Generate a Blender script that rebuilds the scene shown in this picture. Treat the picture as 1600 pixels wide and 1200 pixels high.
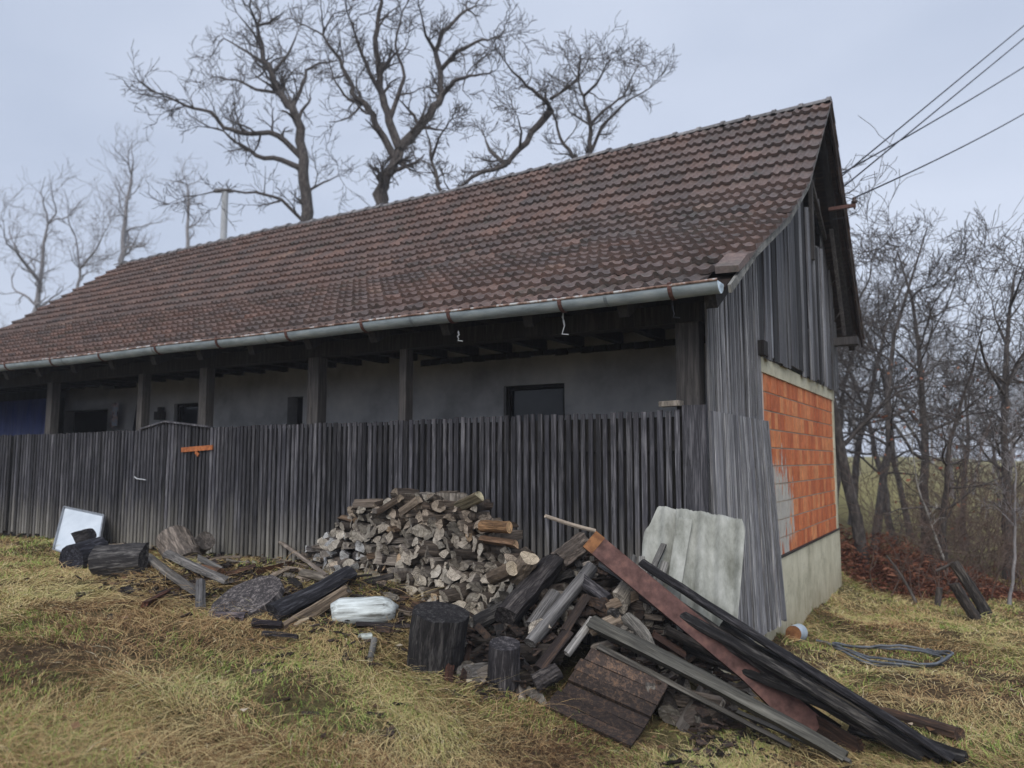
import bpy, math, random
import numpy as np
from mathutils import Vector, Matrix

for o in list(bpy.data.objects): bpy.data.objects.remove(o)
scene = bpy.context.scene
COL = scene.collection
R = random.Random(7)

# ---------------------------------------------------------------- camera
F_PX, YAW, PITCH, ROLL = 1193.2, 0.5487, 0.09831, 0.00099
CP = np.array([1.935, -6.217, 1.2])
_cy, _sy = math.cos(YAW), math.sin(YAW)
_fw0 = np.array([-_sy, _cy, 0.0]); _rt0 = np.array([_cy, _sy, 0.0]); _up0 = np.array([0, 0, 1.0])
FW = _fw0*math.cos(PITCH)+_up0*math.sin(PITCH)
_U = _up0*math.cos(PITCH)-_fw0*math.sin(PITCH)
RT = _rt0*math.cos(ROLL)+_U*math.sin(ROLL)
UP = _U*math.cos(ROLL)-_rt0*math.sin(ROLL)
cam = bpy.data.cameras.new('camera'); cam_o = bpy.data.objects.new('camera', cam); COL.objects.link(cam_o)
m = Matrix.Identity(4)
for i in range(3):
    m[i][0], m[i][1], m[i][2], m[i][3] = RT[i], UP[i], -FW[i], CP[i]
cam_o.matrix_world = m
cam.sensor_width = 36; cam.lens = F_PX/1600*36; cam.clip_end = 2000; cam.clip_start = 0.05
cam.dof.use_dof = True; cam.dof.focus_distance = 6.4; cam.dof.aperture_fstop = 1.15
scene.camera = cam_o

# ---------------------------------------------------------------- world: overcast sky, one soft sun
SUN_EL, SUN_AZ = math.radians(40), math.radians(163)
w = bpy.data.worlds.new('World'); scene.world = w; w.use_nodes = True
nt = w.node_tree; nt.nodes.clear()
out = nt.nodes.new('ShaderNodeOutputWorld'); bg = nt.nodes.new('ShaderNodeBackground')
sky = nt.nodes.new('ShaderNodeTexSky'); sky.sky_type = 'NISHITA'; sky.sun_disc = False
sky.sun_elevation = SUN_EL; sky.sun_rotation = SUN_AZ; sky.dust_density = 3.0
tc = nt.nodes.new('ShaderNodeTexCoord')
mp = nt.nodes.new('ShaderNodeMapping'); mp.inputs['Scale'].default_value = (1.0, 1.0, 2.2)
nz = nt.nodes.new('ShaderNodeTexNoise'); nz.inputs['Scale'].default_value = 1.4; nz.inputs['Detail'].default_value = 5; nz.inputs['Roughness'].default_value = .45
cr = nt.nodes.new('ShaderNodeValToRGB')
cr.color_ramp.elements[0].position = .36; cr.color_ramp.elements[0].color = (3.95, 4.5, 5.65, 1)
cr.color_ramp.elements[1].position = .64; cr.color_ramp.elements[1].color = (5.35, 5.85, 6.95, 1)
mx = nt.nodes.new('ShaderNodeMixRGB'); mx.inputs[0].default_value = .9
nt.links.new(tc.outputs['Generated'], mp.inputs[0]); nt.links.new(mp.outputs[0], nz.inputs['Vector'])
nt.links.new(nz.outputs[0], cr.inputs[0]); nt.links.new(sky.outputs[0], mx.inputs[1]); nt.links.new(cr.outputs[0], mx.inputs[2])
nt.links.new(mx.outputs[0], bg.inputs[0]); bg.inputs[1].default_value = .1
nt.links.new(bg.outputs[0], out.inputs[0])
sl = bpy.data.lights.new('sun', 'SUN'); sl.energy = 1.5; sl.angle = math.radians(40); sl.color = (1, .96, .9)
so = bpy.data.objects.new('sun', sl); COL.objects.link(so)
# soft light through the cloud from behind the camera
sd = Vector((math.sin(SUN_AZ)*math.cos(SUN_EL), math.cos(SUN_AZ)*math.cos(SUN_EL), math.sin(SUN_EL)))
so.rotation_euler = sd.to_track_quat('Z', 'Y').to_euler()
scene.view_settings.view_transform = 'Standard'; scene.view_settings.look = 'None'
scene.view_settings.gamma = 1; scene.view_settings.exposure = 0.47
scene.cycles.max_bounces = 6; scene.cycles.diffuse_bounces = 4; scene.cycles.use_denoising = True

# ---------------------------------------------------------------- placement helpers
def ray(u, v): return FW+RT*(u-800)/F_PX+UP*(600-v)/F_PX
def pl(u, v, ax, val):
    r = ray(u, v); return CP+r*(val-CP[ax])/r[ax]
def dp(u, v, d): return CP+ray(u, v)*d
def sm(t): t = np.clip(t, 0, 1); return t*t*(3-2*t)
_rs = np.random.RandomState(3); _LAT = _rs.rand(256, 256)
def vn(x, y, s, o=0):
    x = np.asarray(x, float)*s+o*17.3+1000; y = np.asarray(y, float)*s+o*5.7+1000
    i, j = np.floor(x).astype(int), np.floor(y).astype(int); a, b = x-i, y-j
    a = a*a*(3-2*a); b = b*b*(3-2*b)
    i %= 255; j %= 255
    return (_LAT[i, j]*(1-a)+_LAT[i+1, j]*a)*(1-b)+(_LAT[i, j+1]*(1-a)+_LAT[i+1, j+1]*a)*b
def g(x, y):
    base = -0.72*sm((np.asarray(x)+4)/5)-0.27*sm(np.asarray(y)/7)*sm((np.asarray(x)+.5)/1)
    return base-.5*sm((np.asarray(y)-10)/14)*sm((np.asarray(x)+2)/4)+1.6*sm((np.asarray(y)-30)/70)
def mound(x, y):   # rotted litter banked up in front of the screen
    x = np.asarray(x); y = np.asarray(y); return .15*np.exp(-((y+1.0)/.42)**2)*sm((x+6.2)/.8)*sm((-1.7-x)/.8)
def gb(x, y):
    near = 1-sm((np.hypot(x, np.asarray(y)-2)-14)/20)
    return g(x, y)+near*((vn(x, y, 1.1)-.5)*.10+(vn(x, y, 3.1, 1)-.5)*.09+mound(x, y)+(vn(x, y, 8.5, 2)-.5)*.02)
def heap(x, y):
    gg = float(gb(x, y))
    if y > .05 or x < -2.1 or x > .6: return gg
    zt = float(np.interp(x, [-1.9, -1.5, -1.1, -.6, -.2, .15, .5], [-.3, .25, .42, .28, -.05, -.4, -.8]))
    return max(gg, gg+(zt-gg)*min(1, max(0, (y+1.6)/1.25)))
def hit(u, v, fn=None):
    fn = fn or (lambda x, y: float(gb(x, y)))
    r = ray(u, v); t = 2.0
    while t < 60:
        p = CP+r*t
        if p[2] < fn(p[0], p[1]): break
        t += .015
    return Vector(p)
def hh(u, v, lift=0.0):
    p = hit(u, v, heap); p.z += lift; return p
def gh(u, v, lift=0.0):
    p = hit(u, v); p.z += lift; return p
def P(u, v, ax, val): return Vector(pl(u, v, ax, val))

# ---------------------------------------------------------------- materials
def new_mat(name):
    mt = bpy.data.materials.new(name); mt.use_nodes = True
    n = mt.node_tree; n.nodes.clear()
    o = n.nodes.new('ShaderNodeOutputMaterial'); b = n.nodes.new('ShaderNodeBsdfPrincipled')
    n.links.new(b.outputs[0], o.inputs[0]); return mt, n, b
def ramp(n, stops, src):
    c = n.nodes.new('ShaderNodeValToRGB'); e = c.color_ramp.elements
    while len(e) < len(stops): e.new(.5)
    for k, (p_, c_) in enumerate(stops): e[k].position = p_; e[k].color = (*c_, 1)
    n.links.new(src, c.inputs[0]); return c.outputs[0]
def math_n(n, op, a, b=None, clamp=False):
    q = n.nodes.new('ShaderNodeMath'); q.operation = op; q.use_clamp = clamp
    for k, v in enumerate((a, b)):
        if v is None: continue
        if isinstance(v, (int, float)): q.inputs[k].default_value = v
        else: n.links.new(v, q.inputs[k])
    return q.outputs[0]
def mixc(n, fac, a, b, mode='MIX'):
    q = n.nodes.new('ShaderNodeMixRGB'); q.blend_type = mode
    for k, v in enumerate((fac, a, b)):
        if isinstance(v, (int, float)): q.inputs[k].default_value = v
        elif isinstance(v, tuple): q.inputs[k].default_value = (*v, 1)
        else: n.links.new(v, q.inputs[k])
    return q.outputs[0]
def coords(n, scale, attr=True):
    t = n.nodes.new('ShaderNodeTexCoord'); src = t.outputs['Object']
    if attr:
        a = n.nodes.new('ShaderNodeAttribute'); a.attribute_name = 'rnd'
        oi = n.nodes.new('ShaderNodeObjectInfo')
        s = math_n(n, 'ADD', math_n(n, 'MULTIPLY', a.outputs['Fac'], 19.0), math_n(n, 'MULTIPLY', oi.outputs['Random'], 37.0))
        cx = n.nodes.new('ShaderNodeCombineXYZ')
        for k in range(3): n.links.new(s, cx.inputs[k])
        va = n.nodes.new('ShaderNodeVectorMath'); n.links.new(src, va.inputs[0]); n.links.new(cx.outputs[0], va.inputs[1]); src = va.outputs[0]
    mpg = n.nodes.new('ShaderNodeMapping'); mpg.inputs['Scale'].default_value = scale
    n.links.new(src, mpg.inputs[0]); return mpg.outputs[0]
def noise(n, vec, s, det=6, rough=.6, dist=0.0):
    q = n.nodes.new('ShaderNodeTexNoise'); q.inputs['Scale'].default_value = s; q.inputs['Detail'].default_value = det
    q.inputs['Roughness'].default_value = rough; q.inputs['Distortion'].default_value = dist
    n.links.new(vec, q.inputs['Vector']); return q.outputs[0]
def tone(n, col, use_obj=True):
    a = n.nodes.new('ShaderNodeAttribute'); a.attribute_name = 'tone'
    cc = n.nodes.new('ShaderNodeCombineXYZ')
    for k in range(3): n.links.new(a.outputs['Fac'], cc.inputs[k])
    col = mixc(n, 1.0, col, cc.outputs[0], 'MULTIPLY')
    if use_obj:
        oi = n.nodes.new('ShaderNodeObjectInfo'); col = mixc(n, 1.0, col, oi.outputs['Color'], 'MULTIPLY')
    return col
def bump(n, b, h, dist=.01, strength=1.0):
    q = n.nodes.new('ShaderNodeBump'); q.inputs['Distance'].default_value = dist; q.inputs['Strength'].default_value = strength
    n.links.new(h, q.inputs['Height']); n.links.new(q.outputs[0], b.inputs['Normal'])
def wood(name, c0, c1, c2, grain=(30, 30, 1.6), blot=1.3, bd=.006, rough=.85, low=None, lowz=(0, 1), knot=None):
    mt, n, b = new_mat(name)
    v = coords(n, grain); f1 = noise(n, v, 1.0, 8, .65, .6)
    v2 = coords(n, tuple(k*3.1 for k in grain)); f2 = noise(n, v2, 1.0, 4, .6)
    v3 = coords(n, (1, 1, .6)); f3 = noise(n, v3, blot, 4, .6)
    fac = math_n(n, 'ADD', math_n(n, 'MULTIPLY', f1, .62), math_n(n, 'MULTIPLY', f2, .38))
    col = ramp(n, [(.32, c0), (.5, c1), (.68, c2)], fac)
    col = mixc(n, 1.0, col, ramp(n, [(.3, (.55, .55, .58)), (.7, (1.3, 1.28, 1.22))], f3), 'MULTIPLY')
    ck = math_n(n, 'SUBTRACT', 1, math_n(n, 'MULTIPLY', math_n(n, 'ABSOLUTE', math_n(n, 'SUBTRACT', f1, .47)), 34), True)
    ck = math_n(n, 'MULTIPLY', ck, math_n(n, 'MULTIPLY', ramp(n, [(.4, (0, 0, 0)), (.6, (1, 1, 1))], f3), .8))
    col = mixc(n, ck, col, tuple(x*.4 for x in c0))
    if low:
        t = n.nodes.new('ShaderNodeTexCoord'); sp = n.nodes.new('ShaderNodeSeparateXYZ'); n.links.new(t.outputs['Object'], sp.inputs[0])
        mr = n.nodes.new('ShaderNodeMapRange'); mr.inputs['From Min'].default_value = lowz[1]; mr.inputs['From Max'].default_value = lowz[0]
        n.links.new(math_n(n, 'ADD', sp.outputs['Z'], math_n(n, 'MULTIPLY', math_n(n, 'SUBTRACT', f3, .5), 1.1)), mr.inputs['Value'])
        col = mixc(n, math_n(n, 'MULTIPLY', mr.outputs[0], .75), col, ramp(n, [(.3, tuple(x*.5 for x in low)), (.7, low)], fac))
    col = tone(n, col)
    n.links.new(col, b.inputs['Base Color']); b.inputs['Roughness'].default_value = rough
    b.inputs['Specular IOR Level'].default_value = .25
    bump(n, b, fac, bd, .9); return mt
def simple(name, stops, s=8, det=6, rough=.8, metal=0, bd=.004, scale=(1, 1, 1), ro=.6, dist=0):
    mt, n, b = new_mat(name); v = coords(n, scale); f = noise(n, v, s, det, ro, dist)
    col = tone(n, ramp(n, stops, f)); n.links.new(col, b.inputs['Base Color'])
    b.inputs['Roughness'].default_value = rough; b.inputs['Metallic'].default_value = metal; b.inputs['Specular IOR Level'].default_value = .3
    if bd: bump(n, b, f, bd)
    return mt

M = {}
M['slat'] = wood('slat_wood', (.017, .017, .021), (.055, .055, .065), (.18, .18, .2), low=(.34, .32, .27), lowz=(-.15, .7))
M['clad'] = wood('cladding_wood', (.05, .05, .055), (.25, .25, .265), (.6, .6, .62), blot=1.0, grain=(45, 45, 1.2))
M['gable'] = wood('gable_wood', (.035, .032, .034), (.13, .13, .14), (.37, .39, .43), blot=.9, grain=(35, 35, .8))
M['post'] = wood('post_wood', (.04, .037, .038), (.085, .08, .08), (.15, .14, .135))
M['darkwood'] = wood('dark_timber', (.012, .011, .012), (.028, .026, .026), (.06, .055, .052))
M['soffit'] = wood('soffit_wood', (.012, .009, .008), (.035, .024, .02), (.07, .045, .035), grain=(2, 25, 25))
M['verge'] = wood('verge_board', (.07, .07, .065), (.19, .19, .18), (.36, .35, .33), grain=(25, 3, 3))
M['oldgrey'] = wood('old_grey_log', (.035, .033, .034), (.17, .165, .155), (.38, .37, .35), bd=.012)
M['burnt'] = wood('burnt_wood', (.004, .004, .0045), (.022, .021, .022), (.11, .105, .1), bd=.02, grain=(30, 30, 3.2), blot=2.5, rough=.95)
M['brownrot'] = wood('rotting_plank', (.016, .012, .011), (.045, .034, .03), (.15, .09, .055), bd=.012, grain=(30, 30, 2))
M['barklog'] = wood('bark_log', (.03, .027, .026), (.12, .105, .095), (.34, .3, .27), bd=.02, grain=(22, 22, 3))
M['bark'] = wood('bark', (.022, .018, .016), (.09, .074, .062), (.22, .185, .155), bd=.015, grain=(24, 24, 4))
M['split'] = wood('split_wood', (.06, .054, .049), (.23, .205, .18), (.48, .44, .395), bd=.01, grain=(34, 34, 2))
def end_mat():
    mt, n, b = new_mat('log_end')
    v = coords(n, (1, 1, 1)); t = n.nodes.new('ShaderNodeTexCoord')
    wv = n.nodes.new('ShaderNodeTexWave'); wv.wave_type = 'RINGS'; wv.rings_direction = 'Z'
    wv.inputs['Scale'].default_value = 26; wv.inputs['Distortion'].default_value = 3; wv.inputs['Detail'].default_value = 3; wv.inputs['Detail Scale'].default_value = 2
    n.links.new(t.outputs['Object'], wv.inputs['Vector'])
    f = noise(n, v, 14, 7, .7); c = math_n(n, 'ADD', math_n(n, 'MULTIPLY', wv.outputs['Fac'], .18), math_n(n, 'MULTIPLY', f, .82))
    vo = n.nodes.new('ShaderNodeTexVoronoi'); vo.feature = 'DISTANCE_TO_EDGE'; vo.inputs['Scale'].default_value = 13; n.links.new(v, vo.inputs['Vector'])
    crk = math_n(n, 'MULTIPLY', math_n(n, 'SUBTRACT', 1, math_n(n, 'MULTIPLY', vo.outputs['Distance'], 22), True), .55)
    col = ramp(n, [(.3, (.13, .112, .092)), (.5, (.36, .325, .27)), (.7, (.56, .51, .44))], c)
    col = mixc(n, crk, col, (.05, .04, .035)); n.links.new(tone(n, col), b.inputs['Base Color'])
    b.inputs['Roughness'].default_value = .9; bump(n, b, c, .008); return mt
M['end'] = end_mat()
def tile_mat():
    mt, n, b = new_mat('clay_tile')
    v = coords(n, (1, 1, 1), True); v0 = coords(n, (1, 1, 1), False)
    a = n.nodes.new('ShaderNodeAttribute'); a.attribute_name = 'rnd'
    base = ramp(n, [(0, (.12, .092, .085)), (.3, (.165, .115, .102)), (.6, (.195, .125, .105)), (.85, (.235, .142, .113)), (.97, (.3, .21, .16)), (1, (.3, .17, .11))], a.outputs['Fac'])
    f = noise(n, v, 22, 8, .7); mo = noise(n, v0, 2.3, 6, .7); base = mixc(n, math_n(n, 'MULTIPLY', ramp(n, [(.55, (0, 0, 0)), (.66, (1, 1, 1))], mo), .55), base, (.075, .078, .062)); base = mixc(n, 1, base, ramp(n, [(.3, (.62, .62, .64)), (.7, (1.4, 1.36, 1.32))], f), 'MULTIPLY')
    big = noise(n, v0, .9, 5, .6)
    base = mixc(n, math_n(n, 'MULTIPLY', ramp(n, [(.42, (0, 0, 0)), (.62, (1, 1, 1))], big), .6), base, mixc(n, 1, base, (.78, .92, .98), 'MULTIPLY'))
    # lichen speckle, thicker towards the weathered right end
    sx = n.nodes.new('ShaderNodeSeparateXYZ'); tcn = n.nodes.new('ShaderNodeTexCoord'); n.links.new(tcn.outputs['Object'], sx.inputs[0])
    wx = n.nodes.new('ShaderNodeMapRange'); wx.inputs['From Min'].default_value = 1; wx.inputs['From Max'].default_value = 8.5; n.links.new(sx.outputs['X'], wx.inputs['Value'])
    l = noise(n, v0, 38, 5, .75); lm = ramp(n, [(.53, (0, 0, 0)), (.62, (1, 1, 1))], l)
    fac = math_n(n, 'MULTIPLY', lm, math_n(n, 'ADD', math_n(n, 'MULTIPLY', wx.outputs[0], .4), .12))
    base = mixc(n, fac, base, (.2, .195, .175))
    base = mixc(n, math_n(n, 'MULTIPLY', wx.outputs[0], .5), base, mixc(n, 1, base, (.95, 1.1, 1.22), 'MULTIPLY'))
    n.links.new(tone(n, base), b.inputs['Base Color']); b.inputs['Roughness'].default_value = .75; b.inputs['Specular IOR Level'].default_value = .35
    bump(n, b, f, .005); return mt
M['tile'] = tile_mat()
M['ridge'] = simple('ridge_tile', [(.3, (.07, .065, .068)), (.5, (.15, .145, .15)), (.7, (.25, .24, .24))], 11, 8, .8, 0, .004)
M['zinc'] = simple('zinc_gutter', [(.3, (.24, .29, .33)), (.5, (.38, .45, .5)), (.7, (.52, .59, .63))], 5, 8, .45, .35, .002, (1, 3, 3))
M['rim'] = simple('gutter_rim', [(.4, (.1, .055, .04)), (.52, (.3, .2, .16)), (.6, (.5, .5, .5))], 9, 6, .6, .2, .002)
M['rust'] = simple('rusty_steel', [(.3, (.06, .03, .026)), (.5, (.12, .062, .055)), (.72, (.2, .105, .085))], 14, 8, .7, .2, .002)
M['rustedge'] = simple('orange_rust', [(.3, (.12, .05, .025)), (.6, (.3, .14, .06))], 14, 8, .8, .1, .002)
M['latch'] = simple('orange_board', [(.35, (.25, .08, .03)), (.6, (.5, .17, .06))], 20, 6, .7, 0, .002)
M['white'] = simple('white_panel', [(.3, (.55, .62, .7)), (.7, (.7, .77, .85))], 4, 5, .5, 0, 0)
M['whitewash'] = simple('whitish_peeled_wood', [(.36, (.12, .12, .11)), (.46, (.42, .45, .44)), (.62, (.72, .78, .78))], 1.0, 8, .6, 0, .008, (22, 22, 2.5), .65)
M['alu'] = simple('grey_frame', [(.3, (.25, .27, .3)), (.7, (.4, .42, .45))], 8, 3, .4, .5, 0)
M['strawplaster'] = simple('old_plaster', [(.3, (.3, .3, .31)), (.5, (.5, .5, .51)), (.7, (.64, .63, .62))], 1.6, 8, .95, 0, .004)
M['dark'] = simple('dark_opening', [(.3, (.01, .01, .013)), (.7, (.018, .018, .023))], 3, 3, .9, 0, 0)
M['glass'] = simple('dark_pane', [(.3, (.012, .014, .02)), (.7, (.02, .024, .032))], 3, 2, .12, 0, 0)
M['blue'] = simple('blue_tarpaulin', [(.3, (.004, .008, .035)), (.7, (.012, .024, .11))], 3, 5, .5, 0, .01, (8, 8, .7))
M['cloth'] = simple('faded_cloth', [(.35, (.14, .1, .12)), (.5, (.62, .5, .5)), (.65, (.4, .5, .62))], 8, 4, .95, 0, .002)
M['clothdark'] = simple('dark_cloth', [(.3, (.012, .012, .018)), (.7, (.04, .04, .055))], 8, 4, .95, 0, .002)
M['asb'] = simple('fibre_cement', [(.3, (.15, .155, .13)), (.5, (.33, .34, .31)), (.7, (.52, .53, .5))], 2.6, 9, .9, 0, .003, (2.2, 2.2, 1), .7)
M['black'] = simple('plain_black', [(.3, (.01, .01, .011)), (.7, (.035, .035, .038))], 12, 4, .55, 0, .002)
M['wire'] = simple('cable', [(.3, (.02, .022, .03)), (.7, (.035, .038, .05))], 3, 1, .6, 0, 0)
M['porcelain'] = simple('insulator', [(.3, (.03, .02, .02)), (.7, (.08, .05, .045))], 5, 2, .3, 0, 0)
M['bucketblue'] = simple('painted_tin', [(.3, (.3, .38, .45)), (.6, (.55, .63, .7))], 7, 6, .5, .1, .002)
M['hose'] = simple('grey_hose', [(.3, (.06, .07, .085)), (.7, (.17, .19, .22))], 9, 3, .5, 0, 0)
M['lamp'] = simple('lamp_metal', [(.3, (.12, .12, .13)), (.7, (.2, .2, .21))], 4, 2, .6, .3, 0)
M['concpole'] = simple('concrete_pole', [(.3, (.38, .4, .42)), (.7, (.5, .52, .55))], 4, 4, .9, 0, .002)
M['rag'] = simple('pale_string', [(.3, (.4, .42, .45)), (.7, (.6, .62, .66))], 8, 2, .9, 0, 0)
def conc_mat():
    mt, n, b = new_mat('old_concrete'); v = coords(n, (1, 1, 1), False)
    f = noise(n, v, 2.2, 10, .68); f2 = noise(n, coords(n, (6, 6, 1), False), 2.0, 6, .6)
    col = ramp(n, [(.3, (.36, .34, .24)), (.5, (.58, .55, .41)), (.7, (.72, .69, .54))], f)
    sx = n.nodes.new('ShaderNodeSeparateXYZ'); tcn = n.nodes.new('ShaderNodeTexCoord'); n.links.new(tcn.outputs['Object'], sx.inputs[0])
    mr = n.nodes.new('ShaderNodeMapRange'); mr.inputs['From Min'].default_value = -.35; mr.inputs['From Max'].default_value = -.95
    n.links.new(math_n(n, 'ADD', sx.outputs['Z'], math_n(n, 'MULTIPLY', math_n(n, 'SUBTRACT', f2, .5), .7)), mr.inputs['Value'])
    col = mixc(n, math_n(n, 'MULTIPLY', mr.outputs[0], .8), col, (.24, .18, .095))
    vo = n.nodes.new('ShaderNodeTexVoronoi'); vo.feature = 'DISTANCE_TO_EDGE'; vo.inputs['Scale'].default_value = 1.1; n.links.new(mixv(n, v, f), vo.inputs['Vector'])
    crk = math_n(n, 'MULTIPLY', math_n(n, 'SUBTRACT', 1, math_n(n, 'MULTIPLY', vo.outputs['Distance'], 130), True), .5)
    col = mixc(n, crk, col, (.08, .07, .055)); n.links.new(col, b.inputs['Base Color']); b.inputs['Roughness'].default_value = .92; bump(n, b, f, .008); return mt
def mixv(n, v, f):
    a = n.nodes.new('ShaderNodeVectorMath'); a.operation = 'ADD'; c = n.nodes.new('ShaderNodeCombineXYZ')
    for k in range(3): n.links.new(math_n(n, 'MULTIPLY', f, .9), c.inputs[k])
    n.links.new(v, a.inputs[0]); n.links.new(c.outputs[0], a.inputs[1]); return a.outputs[0]
M['conc'] = conc_mat()
def brick_mat():
    mt, n, b = new_mat('clay_block'); a = n.nodes.new('ShaderNodeAttribute'); a.attribute_name = 'rnd'
    col = ramp(n, [(0, (.5, .125, .045)), (.5, (.66, .2, .075)), (1, (.76, .31, .13))], a.outputs['Fac'])
    v = coords(n, (1, 1, 1)); f = noise(n, v, 9, 7, .65); col = mixc(n, 1, col, ramp(n, [(.3, (.7, .66, .62)), (.7, (1.2, 1.2, 1.2))], f), 'MULTIPLY')
    t = n.nodes.new('ShaderNodeTexCoord'); wv = n.nodes.new('ShaderNodeTexWave'); wv.bands_direction = 'Y'; wv.inputs['Scale'].default_value = 14
    n.links.new(t.outputs['Object'], wv.inputs['Vector'])
    # mortar smeared over the blocks in a patch low on the near side
    sx = n.nodes.new('ShaderNodeSeparateXYZ'); n.links.new(t.outputs['Object'], sx.inputs[0])
    dy = math_n(n, 'DIVIDE', math_n(n, 'SUBTRACT', sx.outputs['Y'], .25), .75); dz = math_n(n, 'DIVIDE', math_n(n, 'SUBTRACT', sx.outputs['Z'], .6), .65)
    d = math_n(n, 'ADD', math_n(n, 'MULTIPLY', dy, dy), math_n(n, 'MULTIPLY', dz, dz))
    s = noise(n, coords(n, (1, 6, 1.5), False), 1.6, 7, .72); msk = math_n(n, 'SUBTRACT', math_n(n, 'MULTIPLY', s, 3.2), math_n(n, 'MULTIPLY', d, .55))
    mk = ramp(n, [(.0, (0, 0, 0)), (.01, (0, 0, 0))], msk); mk = math_n(n, 'MULTIPLY', math_n(n, 'SUBTRACT', msk, 1.15), 9, True)
    col = mixc(n, mk, col, ramp(n, [(.3, (.42, .4, .36)), (.7, (.6, .58, .53))], f))
    n.links.new(col, b.inputs['Base Color']); b.inputs['Roughness'].default_value = .85
    bump(n, b, math_n(n, 'ADD', wv.outputs['Fac'], f), .004); return mt
M['brick'] = brick_mat()
M['mortar'] = simple('mortar', [(.3, (.4, .33, .26)), (.7, (.58, .5, .4))], 20, 5, .95, 0, .004)
def ground_mat():
    mt, n, b = new_mat('soil_and_turf'); v = coords(n, (1, 1, 1), False)
    f = noise(n, v, 9, 10, .75); f2 = noise(n, v, .55, 5, .6)
    col = ramp(n, [(.3, (.03, .021, .014)), (.5, (.095, .066, .042)), (.7, (.2, .15, .09))], f)
    gr = ramp(n, [(.3, (.05, .042, .022)), (.5, (.13, .115, .055)), (.7, (.24, .2, .1))], f)
    col = mixc(n, ramp(n, [(.44, (0, 0, 0)), (.56, (1, 1, 1))], f2), col, gr)
    sx = n.nodes.new('ShaderNodeSeparateXYZ'); n.links.new(v, sx.inputs[0]); mr = n.nodes.new('ShaderNodeMapRange'); mr.inputs['From Min'].default_value = 13; mr.inputs['From Max'].default_value = 19; n.links.new(sx.outputs['Y'], mr.inputs['Value'])
    col = mixc(n, mr.outputs[0], col, ramp(n, [(.3, (.15, .14, .06)), (.7, (.32, .29, .14))], f))
    f3 = noise(n, v, 60, 6, .8); col = mixc(n, 1, col, ramp(n, [(.3, (.45, .42, .4)), (.7, (1.7, 1.65, 1.5))], f3), 'MULTIPLY')
    n.links.new(col, b.inputs['Base Color']); b.inputs['Roughness'].default_value = .95; b.inputs['Specular IOR Level'].default_value = .1
    bump(n, b, math_n(n, 'ADD', f, math_n(n, 'MULTIPLY', f3, .5)), .04); return mt
M['ground'] = ground_mat()
def blade_mat(name, stops, trans=.25):
    mt, n, b = new_mat(name); a = n.nodes.new('ShaderNodeAttribute'); a.attribute_name = 'rnd'
    n.links.new(ramp(n, stops, a.outputs['Fac']), b.inputs['Base Color']); b.inputs['Roughness'].default_value = .75; b.inputs['Specular IOR Level'].default_value = .2
    return mt
M['straw'] = blade_mat('dry_grass_blade', [(0, (.12, .062, .032)), (.2, (.29, .17, .08)), (.42, (.49, .35, .17)), (.6, (.62, .5, .255)), (.74, (.5, .45, .19)), (.88, (.37, .4, .12)), (1, (.75, .64, .42))])
M['green'] = blade_mat('green_grass_blade', [(0, (.12, .19, .04)), (.5, (.23, .34, .07)), (1, (.48, .56, .15))])
M['leaf'] = blade_mat('fallen_leaf', [(0, (.06, .03, .018)), (.5, (.16, .09, .05)), (.85, (.26, .17, .1)), (1, (.45, .4, .32))])
M['bracken'] = blade_mat('bracken_leaf', [(0, (.07, .026, .018)), (.5, (.2, .075, .045)), (1, (.34, .16, .1))])
M['tree'] = simple('tree_bark', [(.3, (.03, .027, .027)), (.5, (.08, .07, .066)), (.72, (.17, .15, .14))], 6, 6, .95, 0, .01, (3, 3, 1))
M['treepale_haze'] = simple('pale_hazed_bark', [(.3, (.16, .155, .165)), (.5, (.26, .25, .26)), (.72, (.36, .35, .36))], 6, 6, .95, 0, .01, (3, 3, 1))  # distance haze painted into the bark colour; near sapling and stick share it
M['birch'] = simple('birch_bark', [(.36, (.07, .065, .06)), (.5, (.32, .31, .29)), (.7, (.5, .48, .45))], 9, 5, .85, 0, .003)
M['brushmat'] = simple('brush_twigs', [(.3, (.08, .055, .045)), (.7, (.2, .145, .12))], 6, 3, .95, 0, 0)

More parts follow.
